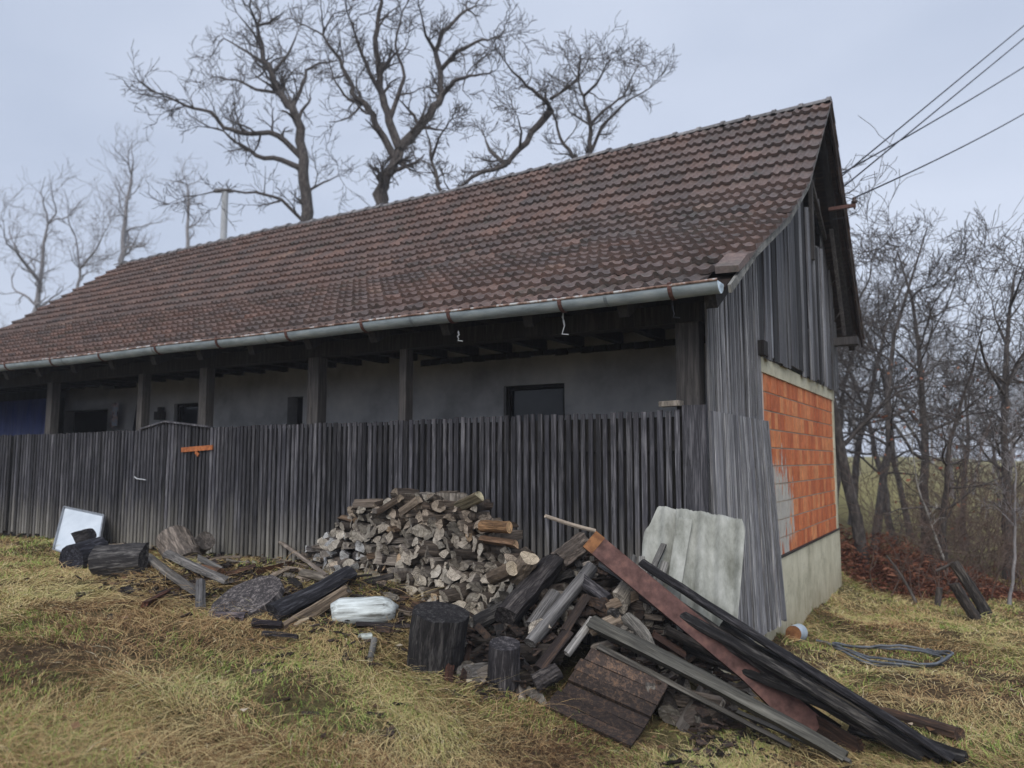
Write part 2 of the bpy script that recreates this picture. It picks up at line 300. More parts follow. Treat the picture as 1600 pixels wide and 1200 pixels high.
# ---------------------------------------------------------------- mesh collector
class MB:
    def __init__(s): s.v = []; s.f = []; s.m = []; s.r = []; s.t = []; s.sm = []
    def add(s, verts, faces, mi=0, rnd=None, tn=1.0, smooth=False):
        k = len(s.v); s.v.extend([tuple(p) for p in verts]); rnd = R.random() if rnd is None else rnd
        for q in faces:
            s.f.append(tuple(i+k for i in q)); s.m.append(mi); s.r.append(rnd); s.t.append(tn); s.sm.append(smooth)
    def box(s, x0, x1, y0, y1, z0, z1, **k):
        v = [(x0, y0, z0), (x1, y0, z0), (x1, y1, z0), (x0, y1, z0), (x0, y0, z1), (x1, y0, z1), (x1, y1, z1), (x0, y1, z1)]
        s.add(v, [(0, 3, 2, 1), (4, 5, 6, 7), (0, 1, 5, 4), (1, 2, 6, 5), (2, 3, 7, 6), (3, 0, 4, 7)], **k)
    def hexa(s, a, b, **k):   # bottom quad a (4 pts), top quad b
        s.add(list(a)+list(b), [(0, 3, 2, 1), (4, 5, 6, 7), (0, 1, 5, 4), (1, 2, 6, 5), (2, 3, 7, 6), (3, 0, 4, 7)], **k)
    def bar(s, p0, p1, w_, h_, up=(0, 0, 1), **k):
        p0, p1 = Vector(p0), Vector(p1); d = (p1-p0).normalized(); u = Vector(up); sd_ = d.cross(u)
        if sd_.length < 1e-4: sd_ = d.cross(Vector((0, 1, 0)))
        sd_.normalize(); u = sd_.cross(d).normalized()
        q = lambda p: [p-sd_*w_/2-u*h_/2, p+sd_*w_/2-u*h_/2, p+sd_*w_/2+u*h_/2, p-sd_*w_/2+u*h_/2]
        s.hexa(q(p0), q(p1), **k)
    def tube(s, pts, rad, n=8, cap=True, smooth=True, **k):
        pts = [Vector(p) for p in pts]; rad = rad if isinstance(rad, (list, tuple)) else [rad]*len(pts); V = []; Fc = []
        prev = None
        for i, p in enumerate(pts):
            d = (pts[min(i+1, len(pts)-1)]-pts[max(i-1, 0)]); d = d.normalized() if d.length > 1e-9 else Vector((0, 0, 1))
            if prev is None:
                a = d.cross(Vector((0, 0, 1)));
                if a.length < .05: a = d.cross(Vector((1, 0, 0)))
                a.normalize()
            else:
                a = prev-d*prev.dot(d); a.normalize()
            prev = a; b_ = d.cross(a)
            for j in range(n):
                an = 2*math.pi*j/n; V.append(p+(a*math.cos(an)+b_*math.sin(an))*rad[i])
        for i in range(len(pts)-1):
            for j in range(n): Fc.append((i*n+j, i*n+(j+1) % n, (i+1)*n+(j+1) % n, (i+1)*n+j))
        s.add(V, Fc, smooth=smooth, **k)
        if cap:
            k2 = dict(k); l = len(pts)-1
            s.add(V[:n], [tuple(range(n))[::-1]], **k2); s.add(V[l*n:], [tuple(range(n))], **k2)
    def build(s, name, mats, parent=None, origin=None, local=False):
        mats = mats if isinstance(mats, (list, tuple)) else [mats]
        if origin is None: origin = Vector(parent.location) if parent else Vector((0, 0, 0))
        origin = Vector(origin)
        if local: V = s.v; 
        else: V = [(a-origin.x, b-origin.y, c-origin.z) for a, b, c in s.v]
        me = bpy.data.meshes.new(name); me.from_pydata(V, [], s.f)
        for k in mats: me.materials.append(k)
        me.polygons.foreach_set('material_index', s.m); me.polygons.foreach_set('use_smooth', s.sm)
        for nm, arr in (('rnd', s.r), ('tone', s.t)):
            a = me.attributes.new(nm, 'FLOAT', 'FACE'); a.data.foreach_set('value', arr)
        me.update(); o = bpy.data.objects.new(name, me); COL.objects.link(o)
        if parent: o.parent = parent; o.location = origin-Vector(parent.location)
        else: o.location = origin
        return o
def empty(name, loc, label=None, cat=None, group=None, kind=None):
    o = bpy.data.objects.new(name, None); COL.objects.link(o); o.location = Vector(loc); o.empty_display_size = .1
    tag(o, label, cat, group, kind); return o
def tag(o, label=None, cat=None, group=None, kind=None):
    if label: o['label'] = label
    if cat: o['category'] = cat
    if group: o['group'] = group
    if kind: o['kind'] = kind
    return o
def copy_tree(o, parent=None):
    c = o.copy(); COL.objects.link(c)
    if parent: c.parent = parent
    for ch in o.children: copy_tree(ch, c)
    return c
def orient(o, p0, p1, roll=0.0):
    """local Z from p0 to p1, origin at p0"""
    d = (Vector(p1)-Vector(p0)).normalized()
    o.rotation_mode = 'QUATERNION'
    o.rotation_quaternion = d.to_track_quat('Z', 'Y') @ Matrix.Rotation(roll, 3, 'Z').to_quaternion()
    o.location = Vector(p0); return o

# ---------------------------------------------------------------- ground
def axis_(lo, hi, a, b, step):
    far = []; x = a; s_ = step
    while x > lo: s_ *= 1.25; x -= s_; far.append(x)
    mid = list(np.arange(a, b, step)); far2 = []; x = mid[-1]; s_ = step
    while x < hi: s_ *= 1.25; x += s_; far2.append(x)
    return np.array(far[::-1]+mid+far2)
def make_ground():
    xs = axis_(-600, 600, -13, 7, .09); ys = axis_(-300, 900, -6.5, 10, .09)
    X, Y = np.meshgrid(xs, ys, indexing='ij'); Z = gb(X, Y)
    Z = Z+np.where(np.hypot(X, Y) < 12, (vn(X, Y, 14, 4)-.5)*.02, 0)
    nx, ny = len(xs), len(ys); V = np.stack([X, Y, Z], -1).reshape(-1, 3)
    i = np.arange(nx-1)[:, None]*ny+np.arange(ny-1)[None]; i = i.ravel()
    Fq = np.stack([i, i+ny, i+ny+1, i+1], -1)
    me = bpy.data.meshes.new('ground'); me.vertices.add(len(V)); me.vertices.foreach_set('co', V.ravel())
    me.loops.add(Fq.size); me.loops.foreach_set('vertex_index', Fq.ravel()); me.polygons.add(len(Fq))
    me.polygons.foreach_set('loop_start', np.arange(len(Fq))*4); me.polygons.foreach_set('use_smooth', np.ones(len(Fq), bool))
    me.update(calc_edges=True); me.validate(); me.materials.append(M['ground'])
    o = bpy.data.objects.new('ground', me); COL.objects.link(o); o['kind'] = 'structure'
make_ground()

def blades(name, mat, n, sampler, Lr, Wr, el, droop, rndf, label, seed=1, segs=4, cat='grass', field=1.0):
    rs = np.random.RandomState(seed); x, y = sampler(rs, n); n = len(x)
    th = vn(x, y, .9, 5)*2*np.pi*1.6*field+(rs.rand(n)-.5)*4.2
    L = (Lr[0]+(Lr[1]-Lr[0])*rs.rand(n)**1.5)*(.6+.8*vn(x, y, 2.2, 6))
    wd = Wr[0]+(Wr[1]-Wr[0])*rs.rand(n); d = np.hypot(x-CP[0], y-CP[1]); wd = wd*np.clip(d/5, 1, 3)
    e0 = el[0]+(el[1]-el[0])*rs.rand(n); dr = droop[0]+(droop[1]-droop[0])*rs.rand(n); cv = (rs.rand(n)-.5)*3.6
    z = gb(x, y)-.005; pts = []; px, py, pz = x.copy(), y.copy(), z.copy()
    for k in range(segs+1):
        pts.append(np.stack([px, py, pz], -1)); t = k/segs; e = e0-dr*t; a = th+cv*t; s = L/segs
        px = px+np.cos(a)*np.cos(e)*s; py = py+np.sin(a)*np.cos(e)*s; pz = pz+np.sin(e)*s
        pz = np.maximum(pz, gb(px, py)+.006+.012*rs.rand(n))
    side = np.stack([-np.sin(th), np.cos(th), (rs.rand(n)-.5)*1.2], -1); side /= np.linalg.norm(side, axis=1)[:, None]
    V = np.zeros((n, segs+1, 2, 3), np.float32)
    for k in range(segs+1):
        ww = (wd*(1-.85*(k/segs)**1.5))[:, None]/2; V[:, k, 0] = pts[k]-side*ww; V[:, k, 1] = pts[k]+side*ww
    V = V.reshape(-1, 3); b = (np.arange(n)*(segs+1)*2)[:, None]; q = np.arange(segs)[None]*2
    Fq = np.stack([b+q, b+q+1, b+q+3, b+q+2], -1).reshape(-1, 4)
    rn = np.repeat(np.clip(rndf(rs, x, y), 0, 1), segs)
    me = bpy.data.meshes.new(name); me.vertices.add(len(V)); me.vertices.foreach_set('co', V.ravel())
    me.loops.add(Fq.size); me.loops.foreach_set('vertex_index', Fq.ravel().astype(np.int32)); me.polygons.add(len(Fq))
    me.polygons.foreach_set('loop_start', np.arange(len(Fq))*4); me.update(calc_edges=True)
    a = me.attributes.new('rnd', 'FLOAT', 'FACE'); a.data.foreach_set('value', rn.astype(np.float32))
    me.materials.append(mat); o = bpy.data.objects.new(name, me); COL.objects.link(o); tag(o, label, cat, kind='stuff'); return o
def barnmask(x, y): return ~((x > -16.2) & (x < .0) & (y > -.02) & (y < 7.2)) & ~((x > -16.2) & (x < .15) & (y > -.02) & (y < 1.95))
def view_sampler(dens_fn):
    def s(rs, n):
        # sample in a wedge seen by the camera (and a margin each side), density falling with distance
        r = 2.3+(rs.rand(n*2)**1.35)*15; az = YAW+math.radians(-62)+rs.rand(n*2)*math.radians(106)
        x = CP[0]-np.sin(az)*r; y = CP[1]+np.cos(az)*r
        k = barnmask(x, y) & (rs.rand(n*2) < dens_fn(x, y)); x, y = x[k], y[k]; return x[:n], y[:n]
    return s
def bare(x, y):   # trampled, muddy spots
    b = sm((vn(x, y, .9, 9)-.56)/.16)*.45
    b = np.maximum(b, 1.1*np.exp(-((x+1.75)**2/.3+(y+2.75)**2/.16)))
    b = np.maximum(b, .9*np.exp(-((x+3.3)**2/2.6+(y+1.7)**2/.16)))
    b = np.maximum(b, .85*np.exp(-((x-.7)**2/1.2+(y-1.5)**2/.5)))
    b = np.maximum(b, .75*sm((x+2.2)/1.5)*np.exp(-((y-2)**2/6)))
    return b
def heapm(x, y): return np.where((x > -1.9) & (x < .3) & (y > -1.5) & (y < 0), .15, 1)
blades('dry_grass', M['straw'], 500000, view_sampler(lambda x, y: (1-bare(x, y))*heapm(x, y)*(.35+.65*sm((vn(x, y, 2.6, 7)-.25)/.4))),
       (.03, .19), (.002, .004), (-.1, .8), (.3, 1.6), lambda rs, x, y: .08+.72*vn(x, y, 1.5, 8)+(rs.rand(len(x))-.5)*.55+(rs.rand(len(x)) < .03)*.6,
       'matted dry straw-coloured grass covering the yard', 1)
blades('matted_grass', M['straw'], 75000, view_sampler(lambda x, y: (1-bare(x, y))*heapm(x, y)*sm((vn(x, y, 1.7, 21)-.38)/.2)),
       (.14, .42), (.0022, .0042), (.05, .6), (.5, 1.3), lambda rs, x, y: .2+.55*vn(x, y, 1.0, 22)+(rs.rand(len(x))-.5)*.3, 'long dead grass lying in matted swirls', 4, 5)
blades('green_grass', M['green'], 180000, view_sampler(lambda x, y: sm((vn(x, y, 1.6, 12)-.38)/.2)*(1-.7*bare(x, y))*heapm(x, y)),
       (.03, .1), (.002, .004), (.2, 1.3), (.2, 1.2), lambda rs, x, y: rs.rand(len(x))*.9, 'short green grass growing in patches between the straw', 2, 3)
blades('dead_stalks', M['straw'], 30000, view_sampler(lambda x, y: .15+.6*bare(x, y)), (.03, .14), (.003, .007), (.0, .5), (.0, .6),
       lambda rs, x, y: rs.rand(len(x))*.35, 'brown stalks and rotten straw over the bare soil', 5, 2, 'debris')
def scatter_leaves():
    rs = np.random.RandomState(11); mb = MB(); n = 0
    while n < 1500:
        x, y = rs.uniform(-9, 6), rs.uniform(-5.5, 10)
        if not barnmask(x, y): continue
        n += 1; z = float(gb(x, y))+rs.uniform(.015, .05); s_ = rs.uniform(.012, .035); a = rs.rand()*6.28
        c = np.array([math.cos(a), math.sin(a)])*s_; d_ = np.array([-c[1], c[0]])*.6; t1, t2 = rs.uniform(-.015, .02, 2)
        mb.add([(x-c[0], y-c[1], z), (x-d_[0], y-d_[1], z+t1), (x+c[0], y+c[1], z+.005), (x+d_[0], y+d_[1], z+t2)], [(0, 1, 2, 3)], rnd=rs.rand()**1.5)
    tag(mb.build('fallen_leaves', M['leaf']), 'brown fallen leaves scattered over the grass', 'leaves', kind='stuff')
scatter_leaves()

# ---------------------------------------------------------------- barn
XL, XR = -16.3, .387
GX = 0.0
barn = empty('barn', (-8, 2.5, 0), 'long old barn with a mossy clay tile roof, slatted veranda and orange block end wall', 'barn')
def prof(x):   # front slope, apex to eave, (y, z); the old roof sags towards its far end
    t = (XR-x)/(XR-XL); A = [(4.83, 6.17), (2.95, 4.42), (1.80, 3.70), (.28, 2.97), (-.5, 2.52)]; B = [(4.83, 6.12), (2.95, 4.68), (1.80, 3.80), (.28, 2.98), (-.5, 2.55)]
    sag = -.05*math.sin(t*math.pi)+.02*math.sin(t*11)
    return [(a[0], a[1]*(1-t)+b[1]*t+sag*(1 if k < 4 else 0)) for k, (a, b) in enumerate(zip(A, B))]
def profb(x):
    p = prof(x)[0]; return [p, (7.27, 3.12)]
def at_s(poly, s):   # point, tangent, outward normal at fraction along the arc
    L = [math.dist(poly[i], poly[i+1]) for i in range(len(poly)-1)]; T = sum(L); d = s*T
    for i, l in enumerate(L):
        if d <= l+1e-9 or i == len(L)-1: break
        d -= l
    a, b = poly[i], poly[i+1]; t = ((b[0]-a[0])/l, (b[1]-a[1])/l); nrm = (t[1], -t[0])
    if nrm[1] < 0: nrm = (-nrm[0], -nrm[1])
    return (a[0]+t[0]*d, a[1]+t[1]*d), t, nrm
PROF_U = [(0, .016), (.07, .033), (.16, .034), (.25, .01), (.37, .004), (.47, .026), (.57, .027), (.67, .006), (.84, .002), (.93, .006), (1.0, .016)]
def tiles(poly_fn, rows, name, step=.24, seed=5):
    rr = random.Random(seed); mb = MB(); nx = int((XR-XL)/step)
    for ri in range(len(rows)-1):
        s0, s1 = rows[ri], rows[ri+1]          # s0 up the slope, s1 lower edge
        for c in range(nx):
            x1 = XR+.015-c*step; x0 = x1-step
            if seed == 5 and ri >= len(rows)-2 and c == 0: continue   # the lost corner tile
            po = poly_fn((x0+x1)/2); up_, tu, nu = at_s(po, max(0, s0-.008)); lo, tl, nl = at_s(po, min(1, s1+.003))
            j = rr.uniform(-.005, .006); ja = rr.uniform(-.008, .008); jx = rr.uniform(-.004, .004); js = rr.uniform(-.012, .012)
            if seed == 5 and rr.random() < .02: j += .015; js += .02
            V = []
            for row in range(4):
                for u, h in PROF_U:
                    x = x0+u*(step+.012)+jx; k = j+ja*(u-.5)
                    if row == 0: V.append((x, up_[0]+nu[0]*(h+.006), up_[1]+nu[1]*(h+.006)))
                    elif row == 1:
                        q = ((up_[0]+lo[0])/2, (up_[1]+lo[1])/2); hh_ = h+.026+k*.5; V.append((x, q[0]+nl[0]*hh_, q[1]+nl[1]*hh_))
                    elif row == 2: hh_ = h*1.15+.06+k; V.append((x, lo[0]+nl[0]*hh_+tl[0]*js, lo[1]+nl[1]*hh_+tl[1]*js))
                    else: hh_ = h*.75+.018+k; V.append((x, lo[0]+nl[0]*hh_+tl[0]*(js-.004), lo[1]+nl[1]*hh_+tl[1]*(js-.004)))
            m_ = len(PROF_U); Fc = [(r_*m_+i, (r_+1)*m_+i, (r_+1)*m_+i+1, r_*m_+i+1) for r_ in range(3) for i in range(m_-1)]
            Fc = [q[::-1] for q in Fc] if name == 'x' else Fc
            Fc += [(0, m_, 2*m_, 3*m_), (m_-1, 4*m_-1, 3*m_-1, 2*m_-1)]
            v_ = rr.random(); v_ = .15+v_*.6 if rr.random() < .95 else v_*.95
            mb.add(V, Fc, rnd=v_, tn=rr.uniform(.7, .93))
    return mb
def rows_front():
    po = prof(XR); L = [math.dist(po[i], po[i+1]) for i in range(4)]; T = sum(L); sb = (L[0]+L[1])/T
    return [sb*i/12 for i in range(12)]+[sb+(1-sb)*i/9 for i in range(10)]
tiles(prof, rows_front(), 'a').build('roof_tiles', M['tile'], barn)
tiles(profb, [i/12 for i in range(13)], 'b', seed=6).build('roof_tiles', M['tile'], barn)
def ridge():
    mb = MB(); x = XR+.02; k = 0
    while x > XL:
        L = .37; za = prof(x)[0][1]+.015; zb = prof(x-L)[0][1]+.015; jit = R.uniform(-.01, .012); V = []
        st = [(0, .118), (.05, .118), (.06, .1), (L+.02, .092)]
        for q, (dx, r_) in enumerate(st):
            z = za+(zb-za)*dx/L+jit
            for j in range(9):
                a = math.pi*(j/8); V.append((x-dx, 4.83+math.cos(a)*r_*1.1, z+math.sin(a)*r_*.8-.035))
        # knob at the joint
        Fc = [(i*9+j, i*9+j+1, (i+1)*9+j+1, (i+1)*9+j) for i in range(3) for j in range(8)]+[tuple(range(9))]
        mb.add(V, Fc, rnd=R.uniform(.1, .5), tn=R.uniform(.9, 1.35), smooth=False); x -= L; k += 1
    mb.build('ridge_cap', M['ridge'], barn)
ridge()
def strip_under(poly_fn, off, th, x0, x1, mb, nseg=20, **k):
    xs = [x0+(x1-x0)*i/nseg for i in range(nseg+1)]
    for i in range(nseg):
        for a in range(len(poly_fn(0))-1):
            q = []
            for x in (xs[i], xs[i+1]):
                po = poly_fn(x); row = []
                for p_ in (po[a], po[a+1]):
                    t = (po[a+1][0]-po[a][0], po[a+1][1]-po[a][1]); l = math.hypot(*t); n_ = (t[1]/l, -t[0]/l)
                    if n_[1] < 0: n_ = (-n_[0], -n_[1])
                    row.append((x, p_[0]-n_[0]*off, p_[1]-n_[1]*off)); row.append((x, p_[0]-n_[0]*(off+th), p_[1]-n_[1]*(off+th)))
                q.append(row)
            (a0, a0l, b0, b0l), (a1, a1l, b1, b1l) = q
            mb.hexa([a0l, a1l, b1l, b0l], [a0, a1, b1, b0], **k)
mb = MB(); strip_under(prof, .012, .02, XL+.02, XR-.05, mb); strip_under(profb, .012, .02, XL+.02, XR-.05, mb, rnd=.4)
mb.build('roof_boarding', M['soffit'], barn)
# rafters & battens under the verge and along the eave
mb = MB()
for x in [XR-.16]+[GX-.5-.9*i for i in range(17)]:
    for po in (prof(x), profb(x)):
        for a in range(len(po)-1):
            mb.bar((x, po[a][0], po[a][1]-.11), (x, po[a+1][0], po[a+1][1]-.11), .09, .12)
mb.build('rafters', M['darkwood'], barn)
# verge boards
mb = MB()
for po in (prof(XR),):
    for a in range(len(po)-1): mb.bar((XR-.012, po[a][0], po[a][1]-.035), (XR-.012, po[a+1][0], po[a+1][1]-.03), .026, .065, tn=1.3)
mb.build('verge_board', M['verge'], barn)
mb = MB(); pb = profb(XR)
n_ = 9
for i in range(n_):
    a, b = i/n_, (i+1.06)/n_; j = R.uniform(-.02, .02)
    p0 = (pb[0][0]+(pb[1][0]-pb[0][0])*a, pb[0][1]+(pb[1][1]-pb[0][1])*a); p1 = (pb[0][0]+(pb[1][0]-pb[0][0])*b, pb[0][1]+(pb[1][1]-pb[0][1])*b)
    mb.bar((XR-.012+.004*(i % 2), p0[0]+j, p0[1]-.05+j), (XR-.012+.004*(i % 2), p1[0]+j, p1[1]-.05+j), .024, .13)
mb.build('verge_board', M['soffit'], barn)
# left end verge
mb = MB(); po = prof(XL)
for a in range(4): mb.bar((XL, po[a][0], po[a][1]-.035), (XL, po[a+1][0], po[a+1][1]-.035), .03, .1)
mb.build('verge_board', M['darkwood'], barn)
# lost corner: brick-like broken tile lying on the verge end (own thing further down)

# gutter ---------------------------------------------------------
def gutter():
    x0, x1 = XL, .33; mb = MB(); n = 60; r_ = .085; yc = -.585
    def zc(x): return 2.525+(x1-x)*.0042+.006*math.sin(x*1.7)
    for i in range(n):
        xa = x1-(x1-x0)*i/n; xb = x1-(x1-x0)*(i+1)/n; V = []
        for x in (xa, xb):
            for j in range(13):
                a = math.pi*(j/12); V.append((x, yc-math.cos(a)*r_, zc(x)-math.sin(a)*r_))
        mb.add(V, [(j, j+1, 13+j+1, 13+j) for j in range(12)], smooth=True, rnd=.3)
    for i in range(8):      # soldered seams
        x = x1-.9-2.0*i; V = []
        for xx in (x, x-.03):
            for j in range(13):
                a = math.pi*(j/12); V.append((xx, yc-math.cos(a)*(r_+.003), zc(x)-math.sin(a)*(r_+.003)))
        mb.add(V, [(j, j+1, 13+j+1, 13+j) for j in range(12)], smooth=True, rnd=.8, tn=.7)
    V = [(x1, yc-math.cos(math.pi*j/12)*r_, zc(x1)-math.sin(math.pi*j/12)*r_) for j in range(13)]
    mb.add(V, [tuple(range(13))], tn=1.9)
    gt = mb.build('gutter', M['zinc'], barn)
    rb = MB()
    for i in range(n):
        xa = x1-(x1-x0)*i/n; xb = x1-(x1-x0)*(i+1)/n; rb.tube([(xa, yc-r_, zc(xa)+.004), (xb, yc-r_, zc(xb)+.004)], .012, 6, cap=(i == 0))
    rb.build('bead', M['rim'], gt, origin=barn.location)
    bracket_x = [P(u, 500, 1, -.6).x for u in (1052, 880, 707, 572, 455, 347, 252, 165, 90, 20)]
    for k, x in enumerate(bracket_x+[bracket_x[-1]-.85*i for i in range(1, 6)]):
        b_ = MB(); pts = [(x, yc-math.cos(math.pi*j/12)*(r_+.007), zc(x)-math.sin(math.pi*j/12)*(r_+.007)) for j in range(13)]
        pts = [(x, yc-r_+.03, zc(x)+.022), (x, yc-r_-.008, zc(x)+.024)]+pts+[(x, yc+r_+.01, zc(x)+.06)]
        for a, c in zip(pts[:-1], pts[1:]): b_.bar(a, c, .034, .006, up=(0, Vector(a).y-yc, Vector(a).z-zc(x)-.0001))
        q = b_.build('bracket', M['rust'], gt, origin=barn.location)
gutter()
for o in list(COL.objects):   # sub-parts were given the barn's origin
    if o.parent and o.parent.parent is barn: o.location = (0, 0, 0)

# veranda posts, plate, ceiling, wall ---------------------------
for (u, w_) in ((1078, .2), (636, .09), (497, .17), (326, .15), (229, .11), (88, .15)):
    x = P(u, 560, 1, .09).x; mb = MB(); hw = w_/2
    mb.box(x-hw, x+hw, .02, .02+max(.12, w_*.8), -.3, 2.36, tn=.8 if u == 1078 else 1)
    if u == 497: mb.bar((x-.02, .08, 1.55), (x-.06, .1, 2.36), .13, .1)
    mb.build('post', M['post'], barn)
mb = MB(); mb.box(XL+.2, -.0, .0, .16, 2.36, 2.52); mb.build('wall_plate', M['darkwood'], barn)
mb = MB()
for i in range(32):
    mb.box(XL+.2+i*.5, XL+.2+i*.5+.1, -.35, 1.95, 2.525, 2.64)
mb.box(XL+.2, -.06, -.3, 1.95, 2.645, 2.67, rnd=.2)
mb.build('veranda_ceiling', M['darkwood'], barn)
wall = MB()
# pale plaster wall with openings, built as cells
OPN = [(P(787, 600, 1, 1.86).x, P(882, 600, 1, 1.86).x, .9, P(830, 601, 1, 1.86).z, 'window', 1),
       (P(449, 640, 1, 1.86).x, P(473, 640, 1, 1.86).x, .0, P(460, 620, 1, 1.86).z, 'doorway', 0),
       (P(272, 640, 1, 1.86).x, P(318, 640, 1, 1.86).x, .9, P(290, 630, 1, 1.86).z, 'window', 1),
       (P(100, 650, 1, 1.86).x, P(168, 650, 1, 1.86).x, .0, P(130, 641, 1, 1.86).z, 'doorway', 0),
       (P(163, 590, 1, 1.86).x, P(214, 590, 1, 1.86).x, P(190, 607, 1, 1.86).z, P(190, 566, 1, 1.86).z, 'vent', 0)]
def wall_cells(mb, x0, x1, z0, z1, y, th, holes):
    xs = sorted({x0, x1, *[h[0] for h in holes], *[h[1] for h in holes]}); zs = sorted({z0, z1, *[h[2] for h in holes], *[h[3] for h in holes]})
    for a, b in zip(xs[:-1], xs[1:]):
        for c, d in zip(zs[:-1], zs[1:]):
            cx, cz = (a+b)/2, (c+d)/2
            if any(h[0] < cx < h[1] and h[2] < cz < h[3] for h in holes): continue
            mb.add([(a, y, c), (b, y, c), (b, y, d), (a, y, d)], [(0, 1, 2, 3)], rnd=.5)
            mb.add([(a, y+th, c), (b, y+th, c), (b, y+th, d), (a, y+th, d)], [(3, 2, 1, 0)], rnd=.5)
    for h in holes:
        a, b, c, d = h[:4]; mb.add([(a, y, c), (a, y, d), (a, y+th, d), (a, y+th, c)], [(0, 1, 2, 3)], rnd=.5); mb.add([(b, y, c), (b, y, d), (b, y+th, d), (b, y+th, c)], [(3, 2, 1, 0)], rnd=.5)
        mb.add([(a, y, d), (b, y, d), (b, y+th, d), (a, y+th, d)], [(0, 1, 2, 3)], rnd=.5); mb.add([(a, y, c), (b, y, c), (b, y+th, c), (a, y+th, c)], [(3, 2, 1, 0)], rnd=.5)
wall_cells(wall, -12.9, -.005, -.1, 2.52, 1.86, .22, OPN)
wall.build('veranda_wall', M['strawplaster'], barn)
# dark hayloft boards above the plaster at the right-hand part
mb = MB()
for i in range(26):
    x = -4.4+i*.17
    mb.box(x, x+.16, 1.80, 1.825, P(900, 552, 1, 1.8).z+R.uniform(-.01, .01), 2.52)
mb.build('loft_boards', M['darkwood'], barn)
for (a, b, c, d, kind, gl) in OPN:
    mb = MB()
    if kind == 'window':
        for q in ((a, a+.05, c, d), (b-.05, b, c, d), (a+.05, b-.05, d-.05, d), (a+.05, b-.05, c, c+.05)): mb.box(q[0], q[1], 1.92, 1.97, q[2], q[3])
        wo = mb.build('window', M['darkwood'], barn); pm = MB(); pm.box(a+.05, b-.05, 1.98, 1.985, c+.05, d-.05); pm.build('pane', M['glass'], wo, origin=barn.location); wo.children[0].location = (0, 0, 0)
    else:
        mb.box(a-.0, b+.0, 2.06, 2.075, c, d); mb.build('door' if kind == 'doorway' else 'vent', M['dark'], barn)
mb = MB(); mb.box(XL+.1, -.02, .0, 6.6, -.3, -.02); mb.build('veranda_floor', M['conc'], barn)
# far-left bay closed by timber, rear walls so that nothing is open from the side
mb = MB()
for i in range(16):
    x = -12.92-i*.2; mb.box(x-.19, x, 1.6, 1.63, -.1, 2.52)
mb.box(XL+.25, XL+.3, .1, 6.7, -.3, 2.6, rnd=.4)
mb.build('stable_boarding', M['darkwood'], barn)
mb = MB(); mb.box(XL+.3, -.02, 6.66, 6.75, -1.2, 3.3); mb.build('rear_wall', M['strawplaster'], barn)
mb = MB()   # left gable
def roof_z(x, y, drop=.06):
    po = prof(x) if y < 4.83 else profb(x); po = po[::-1] if y < 4.83 else po
    ys = [p_[0] for p_ in po]; zs = [p_[1] for p_ in po]; return float(np.interp(y, ys, zs))-drop
for i in range(34):
    y = .1+i*.2; za, zb = roof_z(XL+.3, y), roof_z(XL+.3, y+.19); mb.hexa([(XL+.22, y, 2.5), (XL+.245, y, 2.5), (XL+.245, y+.19, 2.5), (XL+.22, y+.19, 2.5)], [(XL+.22, y, za), (XL+.245, y, za), (XL+.245, y+.19, zb), (XL+.22, y+.19, zb)])
mb.build('gable_boards', M['gable'], barn)

# block end wall ------------------------------------------------
FZ = .12
mb = MB(); mb.box(-.24, .0, 1.86, 6.75, -1.4, FZ); mb.box(-.24, -.01, .05, 1.86, -1.2, -.28); mb.build('foundation', M['conc'], barn)
mb = MB(); mb.box(-.2, -.035, 1.98, 6.62, FZ, 2.13); mb.build('mortar_bed', M['mortar'], barn)
mb = MB(); H_ = 2.01/10
for r_ in range(10):
    y = 1.98-(.13 if r_ % 2 else 0); z = FZ+.004+r_*H_
    while y < 6.62:
        w_ = .165; a, b = max(y+.006, 1.985), min(y+w_-.006, 6.615)
        if b-a > .03: mb.box(-.1, -.024+R.uniform(-.003, .003), a, b, z+.008, z+H_-.009, rnd=R.random())
        y += w_
mb.build('block_wall', M['brick'], barn)
mb = MB(); mb.box(-.2, -.012, 1.87, 1.98, FZ, 2.13, rnd=.2); mb.build('concrete_column', M['conc'], barn)
mb = MB(); mb.box(-.2, -.012, 6.62, 6.74, FZ, 2.13, rnd=.2); mb.build('concrete_column', M['conc'], barn)
mb = MB(); mb.box(-.22, -.004, 1.86, 6.75, 2.13, 2.29); mb.build('ring_beam', M['conc'], barn)
mb = MB(); mb.box(-.02, .015, 1.95, 6.7, FZ+.001, FZ+.02); mb.bar((.02, 2.0, .1), (.14, 1.97, .0), .03, .03); mb.build('ledge_strip', M['black'], barn)  # thin black strip along the foundation ledge, with a short bar
